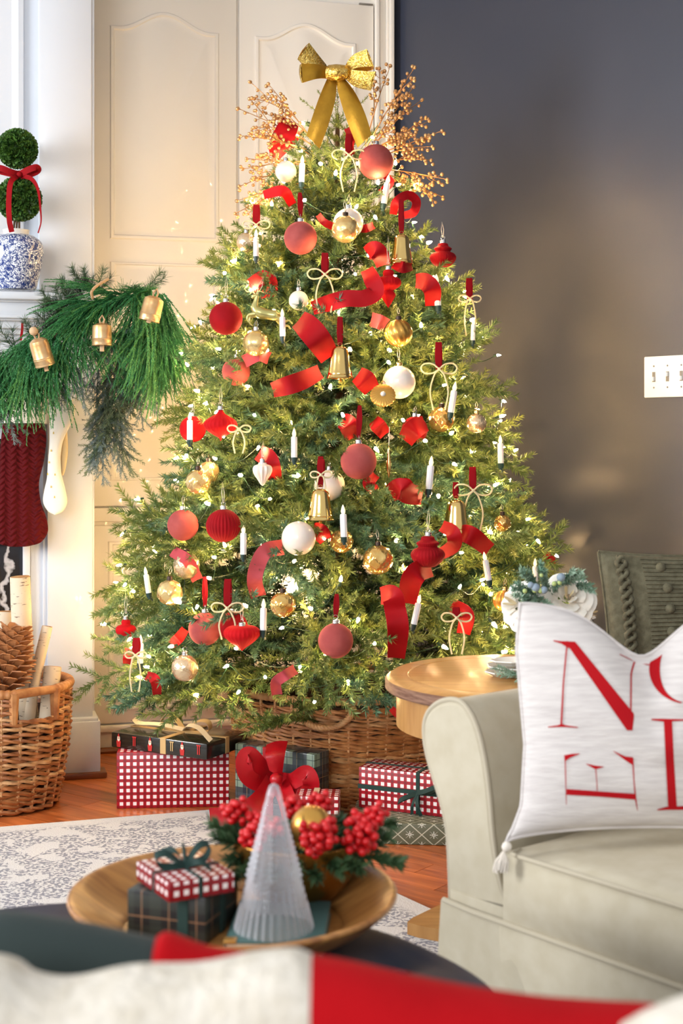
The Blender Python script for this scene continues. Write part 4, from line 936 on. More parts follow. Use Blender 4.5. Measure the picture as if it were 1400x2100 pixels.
log(lp(8, 1530, 4.14), lp(8, 1254, 4.17), .034, 'thick birch log at the back of the basket behind the pinecone', sd=2)
log(lp(52, 1560, 4.04), lp(97, 1285, 4.13), .0165, 'thin birch log leaning to the side in the basket', .012, 3)
log(lp(95, 1510, 4.07), lp(108, 1368, 4.12), .0255, 'short white birch log seen through the basket handle', .001, 4)
# pinecone
mat('cone_scale', rgb(122, 70, 38), .55, c2=rgb(176, 116, 70), scale=40)
E = empty('pinecone', lp(8, 1418, 3.99), 'large open brown pinecone lying on top of the birch logs', 'pinecone'); cb = Vector(lp(4, 1422, 4.0)); ct = Vector(lp(30, 1300, 4.03)); Mx = dirmat(cb, ct-cb); Lc = (ct-cb).length
obj('core', MB().tube([(0, 0, 0), (Lc*.5, 0, 0), (Lc, 0, 0)], [.022, .026, .005], 10).xf(Mx), 'cone_scale', E)
sb = MB(); q = [(0, -.006, 0), (0, .006, 0), (.03, .013, .002), (.042, .006, .009), (.042, -.006, .009), (.03, -.013, .002)]
V_ = [(x, y, z+.0012) for x, y, z in q]+[(x, y, z-.0012) for x, y, z in q]; sb.add(V_, [(0, 5, 4, 3, 2, 1)[::-1], tuple(i+6 for i in (0, 5, 4, 3, 2, 1))]+[(i, (i+1) % 6, (i+1) % 6+6, i+6) for i in range(6)])
sme = mesh_of('cone_scale', sb, 'cone_scale', 30)
for i in range(84):
    f_ = i/84.; a = i*2.39996; s_ = (math.sin(min(1, f_*1.5+.25)*PI*.62)*.9+.25)*(1-f_*.35)
    inst('cone_scale', sme, Mx @ Matrix.Translation((f_*Lc*.95, 0, 0)) @ Matrix.Rotation(a, 4, 'X') @ Matrix.Translation((0, 0, .012)) @ Matrix.Rotation(-PI/2+.55+f_*.55, 4, 'Y') @ Matrix.Scale(s_*1.75, 4), E)

# ---------------------------------------------------------------- ginger jar and topiary on the mantel
mm, t, bs = new_mat('blue_white_china'); N = t.nodes; L = t.links; tc = N.new('ShaderNodeTexCoord')
def nzc(sc, det, dist=0, st=(1, 1, 1)):
    mp = N.new('ShaderNodeMapping'); mp.inputs['Scale'].default_value = st; L.new(tc.outputs['Object'], mp.inputs[0]); n = N.new('ShaderNodeTexNoise'); n.inputs['Scale'].default_value = sc; n.inputs['Detail'].default_value = det; n.inputs['Distortion'].default_value = dist; L.new(mp.outputs[0], n.inputs[0]); return n.outputs[0]
vv = N.new('ShaderNodeTexVoronoi'); vv.inputs['Scale'].default_value = 44; L.new(tc.outputs['Object'], vv.inputs[0])
fl_ = M_(t, 'LESS_THAN', vv.outputs['Distance'], .30)
lines = M_(t, 'LESS_THAN', M_(t, 'ABSOLUTE', M_(t, 'SUBTRACT', nzc(40, 2, 2.5), .5), None), .045)
lines2 = M_(t, 'LESS_THAN', M_(t, 'ABSOLUTE', M_(t, 'SUBTRACT', nzc(70, 1, 1.5), .47), None), .05)
fac = M_(t, 'MINIMUM', M_(t, 'ADD', M_(t, 'ADD', M_(t, 'MULTIPLY', fl_, .8), lines), M_(t, 'MULTIPLY', lines2, .8)), 1.0)
L.new(mixc(t, fac, rgb(232, 236, 242), rgb(36, 58, 122)), bs.inputs['Base Color']); bs.inputs['Roughness'].default_value = .12; bs.inputs['Coat Weight'].default_value = .5
mat('china_white', rgb(236, 234, 226), .3); mat('boxwood', rgb(36, 72, 26), .5, c2=rgb(88, 126, 48), scale=60)
dj = 4.27; k = dj/F; jc = P(33, 596.5, dj)
zs = wl(33, 597, .42)[2]; jc[2] = zs+.0005
E = empty('ginger_jar', Vector(jc), 'blue and white floral china ginger jar standing on the mantel shelf', 'vase')
pf = crom([(36*k, 0), (40*k, 2*k), (46*k, 25*k), (53*k, 55*k), (56*k, 80*k), (52*k, 98*k), (38*k, 110*k), (29*k, 112*k)], 5)
obj('body', MB().lathe([(.0005, 0)]+[tuple(x) for x in pf], 48, center=jc), 'blue_white_china', E)
obj('neck', MB().lathe([(29*k, 110*k), (26*k, 113*k), (26*k, 121*k), (27.5*k, 123*k), (24*k, 123*k), (23*k, 112*k), (.001, 108*k)], 40, center=jc), 'china_white', E)
E = empty('topiary', Vector(jc)+Vector((0, 0, 108*k)), 'two-ball boxwood topiary growing from the blue and white jar', 'topiary')
st = MB()
for dx, ph in ((-6, 0), (0, 2), (6, 4)): st.tube([P(33+dx, 482, dj), P(36+dx*.6, 420, dj), P(36+dx*.4, 350, dj)], .0035, 7)
obj('stem', st, 'bark', E)
lf_ = MB().add([(-.0045, 0, 0), (.0045, 0, 0), (.006, .001, .008), (.0035, .0015, .014), (0, .002, .0165), (-.0035, .0015, .014), (-.006, .001, .008)], [tuple(range(7))])
for cx, cy, rr in ((39, 408, 43), (36, 305, 37)):
    c = P(cx, cy, dj); R_ = rr*k; mb = MB().sphere(c, R_*.8, 24, 16); r_ = np.random.default_rng(cx)
    for i in range(1500):
        zc = 1-2*(i+.5)/1500; a = i*2.39996; n_ = Vector((math.sqrt(1-zc*zc)*math.cos(a), math.sqrt(1-zc*zc)*math.sin(a), zc))
        n2 = (n_+Vector(r_.normal(size=3)*.45)).normalized()
        mb.join(lf_, Matrix.Translation(Vector(c)+n_*R_*.86) @ n2.to_track_quat('Z', 'Y').to_matrix().to_4x4() @ Matrix.Rotation(r_.uniform(0, 6), 4, 'Z'))
    obj('leaf_ball', mb, 'boxwood', E, 0, kind='stuff')
E = empty('topiary_bow', Vector(P(40, 358, dj-.07)), 'narrow red velvet bow tied around the stem between the topiary balls', 'bow')
dB = dj-.035
obj('loop', band_px(MB(), [(40, 358, 0), (20, 352, -.02), (2, 345, -.025), (-14, 346, -.01), (4, 352, .0), (38, 360, .0)], 13, dB, 7), 'red_velvet', E, 60)
obj('loop', band_px(MB(), [(40, 358, 0), (58, 348, -.02), (74, 343, -.02), (78, 349, -.005), (66, 356, 0), (42, 361, 0)], 13, dB, 7), 'red_velvet', E, 60)
obj('tail', band_px(MB(), [(36, 360, -.0), (22, 374, -.05), (18, 410, -.055), (19, 450, -.05), (24, 476, -.04)], 11, dB, 7), 'red_velvet', E, 60)
obj('tail', band_px(MB(), [(46, 360, -.0, 10, .001), (66, 368, -.03, 8, .004), (78, 390, -.03, 5, .006), (83, 430, -.02, 3, .007), (84, 455, -.02, 2, .007), (78, 478, -.02, 2, .007)], 10, dB, 7), 'red_velvet', E, 60)
obj('knot', MB().sphere(P(40, 358, dB-.005), .009, 12, 8), 'red_velvet', E)

# ---------------------------------------------------------------- stockings
mat('cream_felt', rgb(240, 232, 216), .9, bump=.15, bscale=300, sheen=.3); mat('cream_edge', rgb(220, 196, 150), .7)
mat('gold_print', rgb(196, 160, 66), .35, .8)
mm, t, bs = new_mat('cable_velvet'); N = t.nodes; L = t.links; bs.inputs['Base Color'].default_value = rgb(98, 3, 9); bs.inputs['Specular IOR Level'].default_value = .2; bs.inputs['Roughness'].default_value = .8; bs.inputs['Sheen Weight'].default_value = .05; bs.inputs['Sheen Tint'].default_value = (.6, .1, .1, 1)
tc = N.new('ShaderNodeTexCoord'); s3 = N.new('ShaderNodeSeparateXYZ'); L.new(tc.outputs['Object'], s3.inputs[0])
zig = M_(t, 'ABSOLUTE', M_(t, 'SUBTRACT', M_(t, 'FRACT', M_(t, 'MULTIPLY', s3.outputs[0], 28), None), .5), None)
hgt = M_(t, 'SINE', M_(t, 'ADD', M_(t, 'MULTIPLY', s3.outputs[2], 330), M_(t, 'MULTIPLY', zig, 9)), None)
colm = M_(t, 'ADD', hgt, M_(t, 'MULTIPLY', M_(t, 'SINE', M_(t, 'MULTIPLY', s3.outputs[0], 2*PI*28), None), 1.3))
bp = N.new('ShaderNodeBump'); bp.inputs['Strength'].default_value = .9; bp.inputs['Distance'].default_value = .007; L.new(colm, bp.inputs['Height']); L.new(bp.outputs[0], bs.inputs['Normal'])
def plump(px_poly, d, th, n=6, twist=0):
    """rounded padded body from left/right outline rows (xl,xr,y)"""
    q = crom(px_poly, 6); mb = MB(); m_ = 16; V = []
    for xl_, xr_, y in q:
        row = []
        for j in range(m_):
            a = 2*PI*j/m_; cx = (xl_+xr_)/2; hw = (xr_-xl_)/2
            x = cx+hw*math.copysign(abs(math.cos(a))**.8, math.cos(a)); dy = -th*math.sin(a)
            row.append(P(x, y, d+dy) if False else P(x, y, d)+np.array([0, dy, 0]))
        V.append(row)
    V = np.array(V); a, b = V.shape[:2]; f = [(i*b+j, (i+1)*b+j, (i+1)*b+(j+1) % b, i*b+(j+1) % b) for i in range(a-1) for j in range(b)]
    f += [tuple(range(b)), tuple(range((a-1)*b, a*b))[::-1]]
    return mb.add(V.reshape(-1, 3), f)
ds = 4.33
E = empty('velvet_stocking', Vector(P(50, 1115, ds)), 'deep red cable-textured velvet stocking hanging under the mantel garland', 'stocking')
obj('leg', plump([(10, 86, 826), (6, 90, 865), (2, 95, 900), (-2, 90, 945), (-6, 80, 990), (-16, 84, 1030), (-26, 95, 1062), (-22, 98, 1090), (-8, 84, 1112), (16, 60, 1120)], ds, .028), 'cable_velvet', E, 60)
obj('cuff', plump([(2, 96, 790), (0, 98, 815), (2, 96, 868)], ds, .032), 'cream_felt', E, 60)
E = empty('cream_stocking', Vector(P(112, 1054, ds)), 'narrow cream felt stocking with gold tree prints seen edge-on below the garland', 'stocking')
obj('leg', plump([(100, 154, 830), (101, 152, 858), (101, 140, 880), (101, 128, 910), (98, 124, 950), (96, 128, 980), (90, 135, 1008), (88, 138, 1030), (98, 130, 1048), (112, 116, 1055)], ds, .016), 'cream_felt', E, 60)
obj('back_fold', plump([(118, 136, 862), (124, 138, 890), (124, 139, 930), (126, 134, 962), (126, 130, 975)], ds+.018, .008), 'cream_edge', E, 60)
for (x, y) in ((112, 888), (107, 924), (103, 948), (100, 972), (115, 973), (107, 998), (114, 1019)):
    g = .0028; c = P(x, y, ds)-(0, .0175, 0)
    obj('gold_tree_print', MB().add([c+(-g, 0, -g), c+(g, 0, -g), c+(g*.4, 0, 0), c+(g*.8, 0, 0), c+(0, 0, g*1.8), c+(-g*.8, 0, 0), c+(-g*.4, 0, 0)], [(0, 1, 2, 3, 4, 5, 6)]), 'gold_print', E, 0)
E = empty('knit_stocking', Vector(P(180, 825, 4.34)), 'cream ribbed knit stocking cuff peeking out behind the garland', 'stocking')
mb = MB()
for i in range(9):
    x = 150+i*7; mb.tube([P(x-4, 740+i*1, 4.36), P(x, 775, 4.35), P(x-3, 822-i*3, 4.36)], .0062, 8)
obj('ribbed_cuff', mb, 'cream_felt', E, 60)

# ---------------------------------------------------------------- mantel garland with bells
mat('cedar', rgb(38, 112, 62), .5, c2=rgb(84, 152, 84), scale=8)
mat('cedar_light', rgb(60, 132, 62), .5, c2=rgb(120, 172, 92), scale=8)
mat('long_pine', rgb(58, 82, 56), .55, c2=rgb(96, 118, 78), scale=10)
mat('frost_pine', rgb(78, 102, 98), .6, c2=rgb(132, 148, 144), scale=10)
mat('sage_spruce', rgb(82, 104, 78), .6, c2=rgb(128, 142, 108), scale=10)
def cedar(seed, L=.22, k=7):
    r = np.random.default_rng(seed); mb = MB()
    for i in range(k):
        a = (i-(k-1)/2)*.16+r.normal()*.04; ll = L*r.uniform(.7, 1.05)
        twig(mb, np.array([0, .004*(i-k/2), r.uniform(-.004, .012)]), (math.cos(a), math.sin(a), r.uniform(0, .22)), ll, r, 1150, .0085, .0016, droop=1.6, fwd=1.7, stem=.0012, taper=.5)
        for s2 in (-1, 1):
            t_ = r.uniform(.3, .5); p = np.array([math.cos(a), math.sin(a), .1])*ll*t_; p[2] -= 1.6*(ll*t_)**2-.0
            twig(mb, p, (math.cos(a+s2*.42), math.sin(a+s2*.42), -.35), ll*.45, r, 1150, .0075, .0016, droop=2.2, fwd=1.7, stem=.001, taper=.5)
    return mb
def pinetuft(seed, L=.12, nl=.034): 
    r = np.random.default_rng(seed); mb = MB(); twig(mb, np.zeros(3), (1, 0, .1), L, r, 1500, nl, .0012, 0, fwd=.9, taper=.1); twig(mb, np.zeros(3), (1, .4, .1), L*.8, r, 1300, nl, .0012, 0, fwd=.9, taper=.1); return mb
G = empty('mantel_garland', wl(230, 900, .5) and W @ wl(230, 640, .5), 'thick mixed evergreen garland draped over the mantel and hanging down its end', 'garland')
ce = [mesh_of('sprig', cedar(i), ('cedar', 'cedar_light', 'cedar')[i % 3], 0) for i in range(4)]
pt = [mesh_of('sprig', pinetuft(i+5), 'long_pine', 0) for i in range(2)]
fr = [mesh_of('sprig', spray(80+i, .17, 6, 900, .7, nl=.017, nw=.0016, droop=.8), ('frost_pine', 'sage_spruce')[i % 2], 0) for i in range(4)]
gr = np.random.default_rng(9)
def sprig(px, py, tx, ty, d0, d1, ms, sc=1.0, jit=6):
    a = Vector(P(px+gr.normal()*jit, py+gr.normal()*jit, d0)); b = Vector(P(tx+gr.normal()*jit, ty+gr.normal()*jit, d1))
    inst('sprig', ms[int(gr.integers(len(ms)))], dirmat(a, b-a, gr.uniform(-.35, .35), sc*(b-a).length/.2), G)
dg = 4.12
core = crom([P(-90, 800, 4.16), P(0, 745, 4.14), P(90, 700, 4.12), P(200, 645, 4.12), P(290, 610, 4.14), P(318, 650, 4.2), P(280, 740, 4.28), P(245, 850, 4.3)], 6)
for rep in range(2):
  for x, y, tx, ty in ((180, 610, 150, 580), (130, 650, 95, 620), (160, 635, 120, 600), (110, 690, 85, 650), (140, 665, 100, 640)): sprig(x, y, tx, ty, 4.17, 4.12, pt, 2.2, 8)
obj('core_vine', MB().tube(core, .012, 8), 'bark', G)
for i in range(44):     # sage and frosted spruce tail
    f_ = i/44; x = 285-70*f_+gr.normal()*22; y = 650+240*f_
    sprig(x, y, x-25+gr.normal()*34, y+95+gr.normal()*10, 4.30-.03*f_, 4.22, fr, 1.0)
for x, y, tx, ty in ((220, 880, 175, 975), (215, 900, 205, 1005), (230, 880, 268, 985), (225, 860, 190, 930), (235, 850, 282, 905), (270, 760, 295, 885), (240, 820, 300, 840), (245, 700, 210, 800), (250, 740, 238, 880), (300, 700, 275, 800), (270, 790, 340, 842), (225, 780, 215, 880)):
    sprig(x, y, tx, ty, 4.26, 4.2, fr, 1.05, 3)
for x, y, tx, ty in ((10, 810, 48, 915), (0, 800, 20, 870), (110, 760, 158, 850), (150, 750, 190, 850), (130, 770, 120, 850), (60, 780, 90, 850), (250, 660, 285, 690), (225, 690, 225, 760), (160, 720, 170, 790)):
    sprig(x, y, tx, ty, 4.12, 4.08, fr, 1.05, 3)
for x, y, tx, ty in ((175, 605, 150, 568), (185, 600, 175, 560), (195, 600, 205, 565), (140, 640, 100, 625), (150, 650, 110, 605), (120, 680, 80, 650), (60, 700, 50, 660), (100, 680, 90, 640), (30, 730, 5, 680), (150, 620, 130, 585), (300, 600, 330, 565), (170, 630, 135, 610), (-10, 740, -30, 690), (75, 690, 60, 668)):
    sprig(x, y, tx, ty, 4.16, 4.10, pt, 2.0, 4)
for i in range(34):     # left mass falling forward
    x = gr.uniform(-30, 150); y = 735-x*.42+gr.normal()*10
    sprig(x, y, x-8+gr.normal()*46+x*.12, y+95+gr.normal()*22, 4.13, 4.05, ce, 1.15)
for i in range(26):     # middle, sweeping from the crest to the left
    f_ = gr.uniform(0, 1); x = 305-f_*125; y = 590+f_*45
    sprig(x, y, x-80+gr.normal()*26, y+48+gr.normal()*30, 4.12, 4.06, ce, 1.2)
for i in range(26):     # right fall
    x = gr.uniform(270, 330); y = 590+gr.uniform(0, 40)
    tx = np.interp(gr.uniform(), [0, .4, 1], [290, 335, 372]); sprig(x, y, tx, y+gr.uniform(100, 165), 4.14, 4.09, ce, 1.15)
for i in range(10): sprig(320+gr.normal()*8, 690, 300+i*7, 810+gr.normal()*12-(i > 6)*50, 4.13, 4.12, ce, 1.15)
for i in range(8): sprig(280+gr.normal()*14, 605, 230+i*14, 575+gr.normal()*6, 4.12, 4.08, ce, .9)
mat('jute', rgb(196, 158, 116), .9, bump=.4, bscale=300)
obj('twine', MB().tube(crom([P(222, 572, 4.05), P(200, 585, 4.03), P(188, 598, 4.02), P(190, 612, 4.04)], 6), .0042, 8), 'jute', G)
mat('bell_brass', rgb(214, 164, 104), .34, .75, c2=rgb(236, 206, 160), scale=22, lo=.3, hi=.8, bump=.25, bscale=40)
mat('bell_inside', rgb(40, 26, 24), .5, .5); mat('bead_wood', rgb(206, 170, 130), .7)
for (cx, ty, by, tw, bw, tl, lab, cl) in ((87, 697, 754, 38, 41, 14, 'brass cylinder bell with jute cord and wood bead at the left of the garland', 1), (209, 668, 713, 38, 41, 0, 'brass cylinder bell hanging upright in the middle of the garland', 1), (303, 612, 662, 40, 43, -14, 'brass cylinder bell tilted on the crest of the garland', 0)):
    db = 3.99; k = db/F; H = (by-ty)*k; R_ = bw/2*k; M = Matrix.Translation(Vector(P(cx+math.sin(math.radians(tl))*0+(12 if tl > 5 else (4 if tl < -5 else 0))*.5, by-4, db))) @ Matrix.Rotation(math.radians(-tl), 4, 'Y') @ Matrix.Rotation(math.radians(12 if tl > 5 else 0), 4, 'X')
    E = empty('cylinder_bell', None, lab, 'bell', 'brass bells on the garland', M=M)
    pr_ = [(R_, 0), (R_*1.02, .04*H), (R_*.98, .06*H), (R_, .22*H), (R_*1.03, .245*H), (R_*.99, .27*H), (R_*1.02, .30*H), (R_*.98, .33*H), (R_*.96, .8*H), (R_*.9, .92*H), (R_*.5, 1.02*H), (.0005, 1.03*H)]
    obj('body', MB().lathe(pr_, 40), 'bell_brass', E, local=True, smooth=30); obj('inner_wall', MB().lathe([(R_*.97, .002), (R_*.93, .8*H), (.0005, .9*H)], 30), 'bell_inside', E, local=True)
    obj('clapper', MB().tube([(0, 0, .8*H), (0, 0, -.004)], .0012, 5).rbox(-.006, .006, -.003, .003, -.016 if cl else -.006, .002, .001), 'bead_wood', E, local=True)
    obj('jute_loop', MB().tube([(-.004, 0, 1.0*H), (-.007, 0, 1.0*H+.012), (0, .004, 1.0*H+.024), (.007, 0, 1.0*H+.012), (.004, 0, 1.0*H)], .0028, 6), 'jute', E, local=True)
    if tl > 5: obj('wood_bead', MB().sphere((-.004, -.003, 1.0*H+.024), .0125, 16, 10), 'bead_wood', E, local=True); obj('hook', MB().tube([(.008, 0, H+.02), (.012, 0, H+.03), (.006, 0, H+.04), (0, 0, H+.036)], .0012, 5), 'silver_cap', E, local=True)
E = empty('stocking_hook', Vector(P(45, 690, 4.2)), 'thin red ribbon hook above the left bell on the mantel edge', 'hook')
obj('red_tab', band_px(MB(), [(46, 662, 0), (45, 680, 0), (42, 698, 0)], 5, 4.19, 5), 'red_velvet', E); obj('wire_hook', MB().tube([P(46, 664, 4.19), P(45, 656, 4.18), P(48, 653, 4.18)], .001, 5), 'silver_cap', E)
# ---------------------------------------------------------------- wrapped presents
def gingham(name, period, off=(0, 0), red=rgb(168, 20, 36)):
    m, t, bs = new_mat(name); u, v = uvxy(t)
    a = band(t, u, period, 0, .48, off[0]); b = band(t, v, period, 0, .48, off[1]); la = band(t, u, period, .20, .28, off[0]); lb_ = band(t, v, period, .20, .28, off[1])
    da = M_(t, 'MULTIPLY', band(t, u, period, .715, .765, off[0]), band(t, v, period, .715, .765, off[1]))
    c = mixc(t, M_(t, 'MAXIMUM', a, b), rgb(244, 236, 232), red); c = mixc(t, M_(t, 'MULTIPLY', a, b), c, rgb(134, 10, 24))
    c = mixc(t, M_(t, 'MULTIPLY', M_(t, 'MAXIMUM', la, lb_), .55), c, rgb(96, 10, 20)); c = mixc(t, M_(t, 'MULTIPLY', da, .4), c, rgb(120, 90, 90))
    t.links.new(c, bs.inputs['Base Color']); bs.inputs['Roughness'].default_value = .38; return m
gingham('gingham_paper', .0188); gingham('gingham_small', .0125, red=rgb(150, 12, 26))
def plaid(name, P0):
    m, t, bs = new_mat(name); u, v = uvxy(t)
    navy = rgb(40, 44, 54); c = navy
    for s_, o in ((u, .01), (v, .02)):
        c = mixc(t, M_(t, 'MULTIPLY', band(t, s_, P0, .0, .44, o), .12), c, rgb(124, 146, 134))
        c = mixc(t, M_(t, 'MULTIPLY', band(t, s_, P0, .72, .82, o), .4), c, rgb(74, 84, 92))
    g = M_(t, 'MULTIPLY', band(t, u, P0, 0, .44, .01), band(t, v, P0, 0, .44, .02)); c = mixc(t, g, c, rgb(124, 142, 124))
    for s_, o in ((u, .01), (v, .02)):
        c = mixc(t, M_(t, 'MULTIPLY', band(t, s_, P0, .205, .235, o), .8), c, rgb(44, 60, 54))
        c = mixc(t, M_(t, 'MULTIPLY', band(t, s_, P0, .60, .615, o), .6), c, rgb(180, 150, 96))
    t.links.new(c, bs.inputs['Base Color']); bs.inputs['Roughness'].default_value = .25; return m
plaid('plaid_paper', .085)
m, t, bs = new_mat('plaid_small'); u, v = uvxy(t); c = rgb(34, 34, 34)
for s_, o in ((u, .006), (v, .0)):
    c = mixc(t, M_(t, 'MULTIPLY', band(t, s_, .036, .0, .42, o), .22), c, rgb(74, 82, 70)); c = mixc(t, M_(t, 'MULTIPLY', band(t, s_, .036, .68, .73, o), .7), c, rgb(150, 110, 80))
t.links.new(c, bs.inputs['Base Color']); bs.inputs['Roughness'].default_value = .4
# trellis paper
m, t, bs = new_mat('trellis_paper'); u, v = uvxy(t)
p = .062; s1 = M_(t, 'ADD', u, M_(t, 'MULTIPLY', v, 1.15)); s2 = M_(t, 'SUBTRACT', u, M_(t, 'MULTIPLY', v, 1.15))
l1 = M_(t, 'MAXIMUM', band(t, s1, p, .47, .53), band(t, s2, p, .47, .53))
def cell(sv, o=0):  # distance from the cell centre
    return M_(t, 'ABSOLUTE', M_(t, 'SUBTRACT', M_(t, 'FRACT', M_(t, 'DIVIDE', M_(t, 'ADD', sv, 100*p), p), None), o), None)
a1 = M_(t, 'MINIMUM', cell(s1, 0.0), M_(t, 'SUBTRACT', 1.0, cell(s1, 0.0))); a2 = M_(t, 'MINIMUM', cell(s2, 0.0), M_(t, 'SUBTRACT', 1.0, cell(s2, 0.0)))
du = M_(t, 'ADD', a1, a2); st_ = M_(t, 'MAXIMUM', M_(t, 'MULTIPLY', M_(t, 'LESS_THAN', M_(t, 'ABSOLUTE', M_(t, 'SUBTRACT', a1, a2), None), .035), M_(t, 'LESS_THAN', du, .34)), M_(t, 'LESS_THAN', M_(t, 'MULTIPLY', a1, a2), .0016))
st_ = M_(t, 'MULTIPLY', st_, M_(t, 'MULTIPLY', M_(t, 'LESS_THAN', du, .34), M_(t, 'GREATER_THAN', du, .05)))
c = mixc(t, M_(t, 'MULTIPLY', l1, .8), rgb(96, 98, 76), rgb(206, 204, 180)); c = mixc(t, st_, c, rgb(214, 214, 198)); t.links.new(c, bs.inputs['Base Color']); bs.inputs['Roughness'].default_value = .5
mat('black_paper', rgb(34, 32, 26), .2, coat=.4); mat('gold_ribbon', rgb(206, 168, 112), .45, .15); mat('cream_ribbon', rgb(226, 204, 168), .6)
mat('green_velvet', rgb(18, 50, 44), .75, sheen=.4); mat('satin_red', rgb(176, 12, 26), .38, sheen=.2)
mat('print_red', rgb(190, 36, 30), .4); mat('print_cream', rgb(236, 222, 200), .4); mat('print_skin', rgb(210, 150, 116), .4)
def gift(x, y, yaw, wx, dy, h, z0, m, label, bev=.003, cat='gift box', name='gift_box', group=None):
    """front-left bottom corner at x,y; runs wx along yaw, dy to the back"""
    M = Matrix.Translation((x, y, z0)) @ Matrix.Rotation(math.radians(yaw), 4, 'Z')
    E = empty(name, None, label, cat, group, M=M); obj('wrapped_box', MB().rbox(0, wx, 0, dy, 0, h, bev), m, E, local=True, uv='box', smooth=30)
    # folded paper edge on the side
    obj('paper_fold', MB().box(-.0006, .0004, dy*.25, dy*.75, h*.02, h*.5), m, E, local=True, uv='box', smooth=0)
    return E, M
def rib_around(E, wx, dy, h, at, w, m, axis='x', e=.0016, name='ribbon_band'):
    mb = MB()
    if axis == 'x': mb.rbox(at-w/2, at+w/2, -e, dy+e, .0005, h+e, .0008, 1)
    else: mb.rbox(-e, wx+e, at-w/2, at+w/2, .0005, h+e, .0008, 1)
    return obj(name, mb, m, E, local=True, smooth=0)
E, M = gift(-.638, 4.035, 4.5, .318, .17, .160, 0, 'gingham_paper', 'large red and white gingham wrapped box at the left of the tree')
g2, M2 = gift(-.664, 4.104, -29.6, .335, .20, .044, .1605, 'black_paper', 'flat black wrapped box with printed soldiers and gold ribbon on the gingham box')
rib_around(g2, .335, .2, .044, .185, .020, 'gold_ribbon', 'x'); rib_around(g2, .335, .2, .044, .10, .018, 'gold_ribbon', 'y')
for i in range(6):      # printed figures, flat on the paper
    x = .028+.056*i
    if abs(x-.185) < .018: x += .02
    if i % 2 == 0:
        f = MB().add([(x-.006, -.0018, .004), (x+.006, -.0018, .004), (x+.008, -.0018, .018), (x+.005, -.0018, .025), (x-.005, -.0018, .025), (x-.008, -.0018, .018)], [(0, 1, 2, 3, 4, 5)]).add([(x-.004, -.0018, .0335), (x+.004, -.0018, .0335), (x+.001, -.0018, .042), (x-.001, -.0018, .042)], [(0, 1, 2, 3)])
        obj('printed_coat', f, 'print_red', g2, 0, local=True)
        obj('printed_beard', MB().add([(x-.005, -.0019, .025), (x, -.0019, .019), (x+.005, -.0019, .025), (x+.0045, -.0019, .0335), (x-.0045, -.0019, .0335)], [(0, 1, 2, 3, 4)]), 'print_cream', g2, 0, local=True)
        obj('printed_face', MB().add([(x-.003, -.002, .027), (x+.003, -.002, .027), (x+.003, -.002, .032), (x-.003, -.002, .032)], [(0, 1, 2, 3)]), 'print_skin', g2, 0, local=True)
    else:
        f = MB()
        for dx in (-.0045, .0015): f.box(x+dx, x+dx+.003, -.0019, -.0016, .012, .036)
        f.box(x-.007, x+.007, -.0019, -.0016, .036, .039); obj('printed_drum', f, 'print_red' if i % 4 == 1 else 'gold_ribbon', g2, 0, local=True)
def bow_px(root, d, rows, m, name, w): 
    for nm_, r_ in rows: obj(nm_, band_px(MB(), r_, w, d, 8, .0012, .002), m, root, 60)
# gold bow on the flat box (loops lie on its lid)
def lid(x, y, z=.0): return np.array(M2 @ Vector((x, y, .046+z)))
for nm_, pts in (('bow_loop', [(.185, .10, .004), (.14, .12, .03), (.10, .13, .034), (.09, .12, .012), (.14, .10, .004), (.185, .1, .004)]), ('bow_loop', [(.185, .10, .004), (.22, .12, .03), (.27, .10, .036), (.28, .09, .014), (.23, .09, .004), (.185, .1, .004)]),
                 ('bow_tail', [(.185, .1, .008), (.23, .06, .03), (.28, .04, .03), (.335, .02, .004)]), ('bow_tail', [(.185, .1, .006), (.12, .07, .02), (.04, .08, .014), (-.02, .13, .012)])):
    q = crom([lid(*p) for p in pts], 6); off = np.array(M2.to_3x3() @ Vector((0, .009, .003))); obj(nm_, strip(MB(), q-off, q+off, .0008, 3), 'gold_ribbon' if nm_ == 'bow_loop' else 'cream_ribbon', g2, 60)
g3, M3 = gift(-.302, 4.035, -32.5, .270, .075, .186, 0, 'plaid_paper', 'dark green and navy plaid wrapped box with a big red satin bow')
rib_around(g3, .27, .075, .186, .115, .036, 'satin_red', 'x')
dB = 3.90
for nm_, r_ in (('bow_loop', [(560, 1592, .03), (535, 1572, -.02), (512, 1548, -.05), (500, 1560, -.045), (506, 1590, -.03), (530, 1606, -.01), (558, 1600, .02)]), ('bow_loop', [(572, 1600, .02), (600, 1602, -.03), (628, 1586, -.06), (638, 1612, -.06), (622, 1628, -.04), (595, 1622, -.02), (572, 1606, .02)]),
                ('bow_tail', [(562, 1600, 0), (540, 1632, -.06), (512, 1656, -.10), (470, 1672, -.10), (430, 1676, -.10)]), ('bow_tail', [(572, 1604, 0), (588, 1640, -.06), (600, 1690, -.10)])):
    ww = 38 if nm_ == 'bow_tail' else 34
    obj(nm_, band_px(MB(), r_, ww, dB, 9, .0014, .004), 'satin_red', g3, 60)
obj('bow_front_loop', ribbon_px(MB(), [(546, 1528, 590, 1520, .01, .01), (544, 1550, 584, 1548, -.04, -.03), (552, 1580, 578, 1590, -.03, -.02)], dB, 8, .0014, .006), 'satin_red', g3, 60)
obj('bow_knot', MB().sphere(P(566, 1598, dB-.03), .018, 14, 10), 'satin_red', g3)
g4, M4 = gift(-.122, 3.735, -3, .115, .085, .112, 0, 'gingham_paper', 'small gingham wrapped box with a cream ribbon in front of the tree basket')
rib_around(g4, .115, .085, .112, .053, .016, 'cream_ribbon', 'x')
g6, M6 = gift(.022, 3.69, -5, .36, .23, .056, 0, 'trellis_paper', 'olive green trellis patterned box lying under the right gingham box', .005)
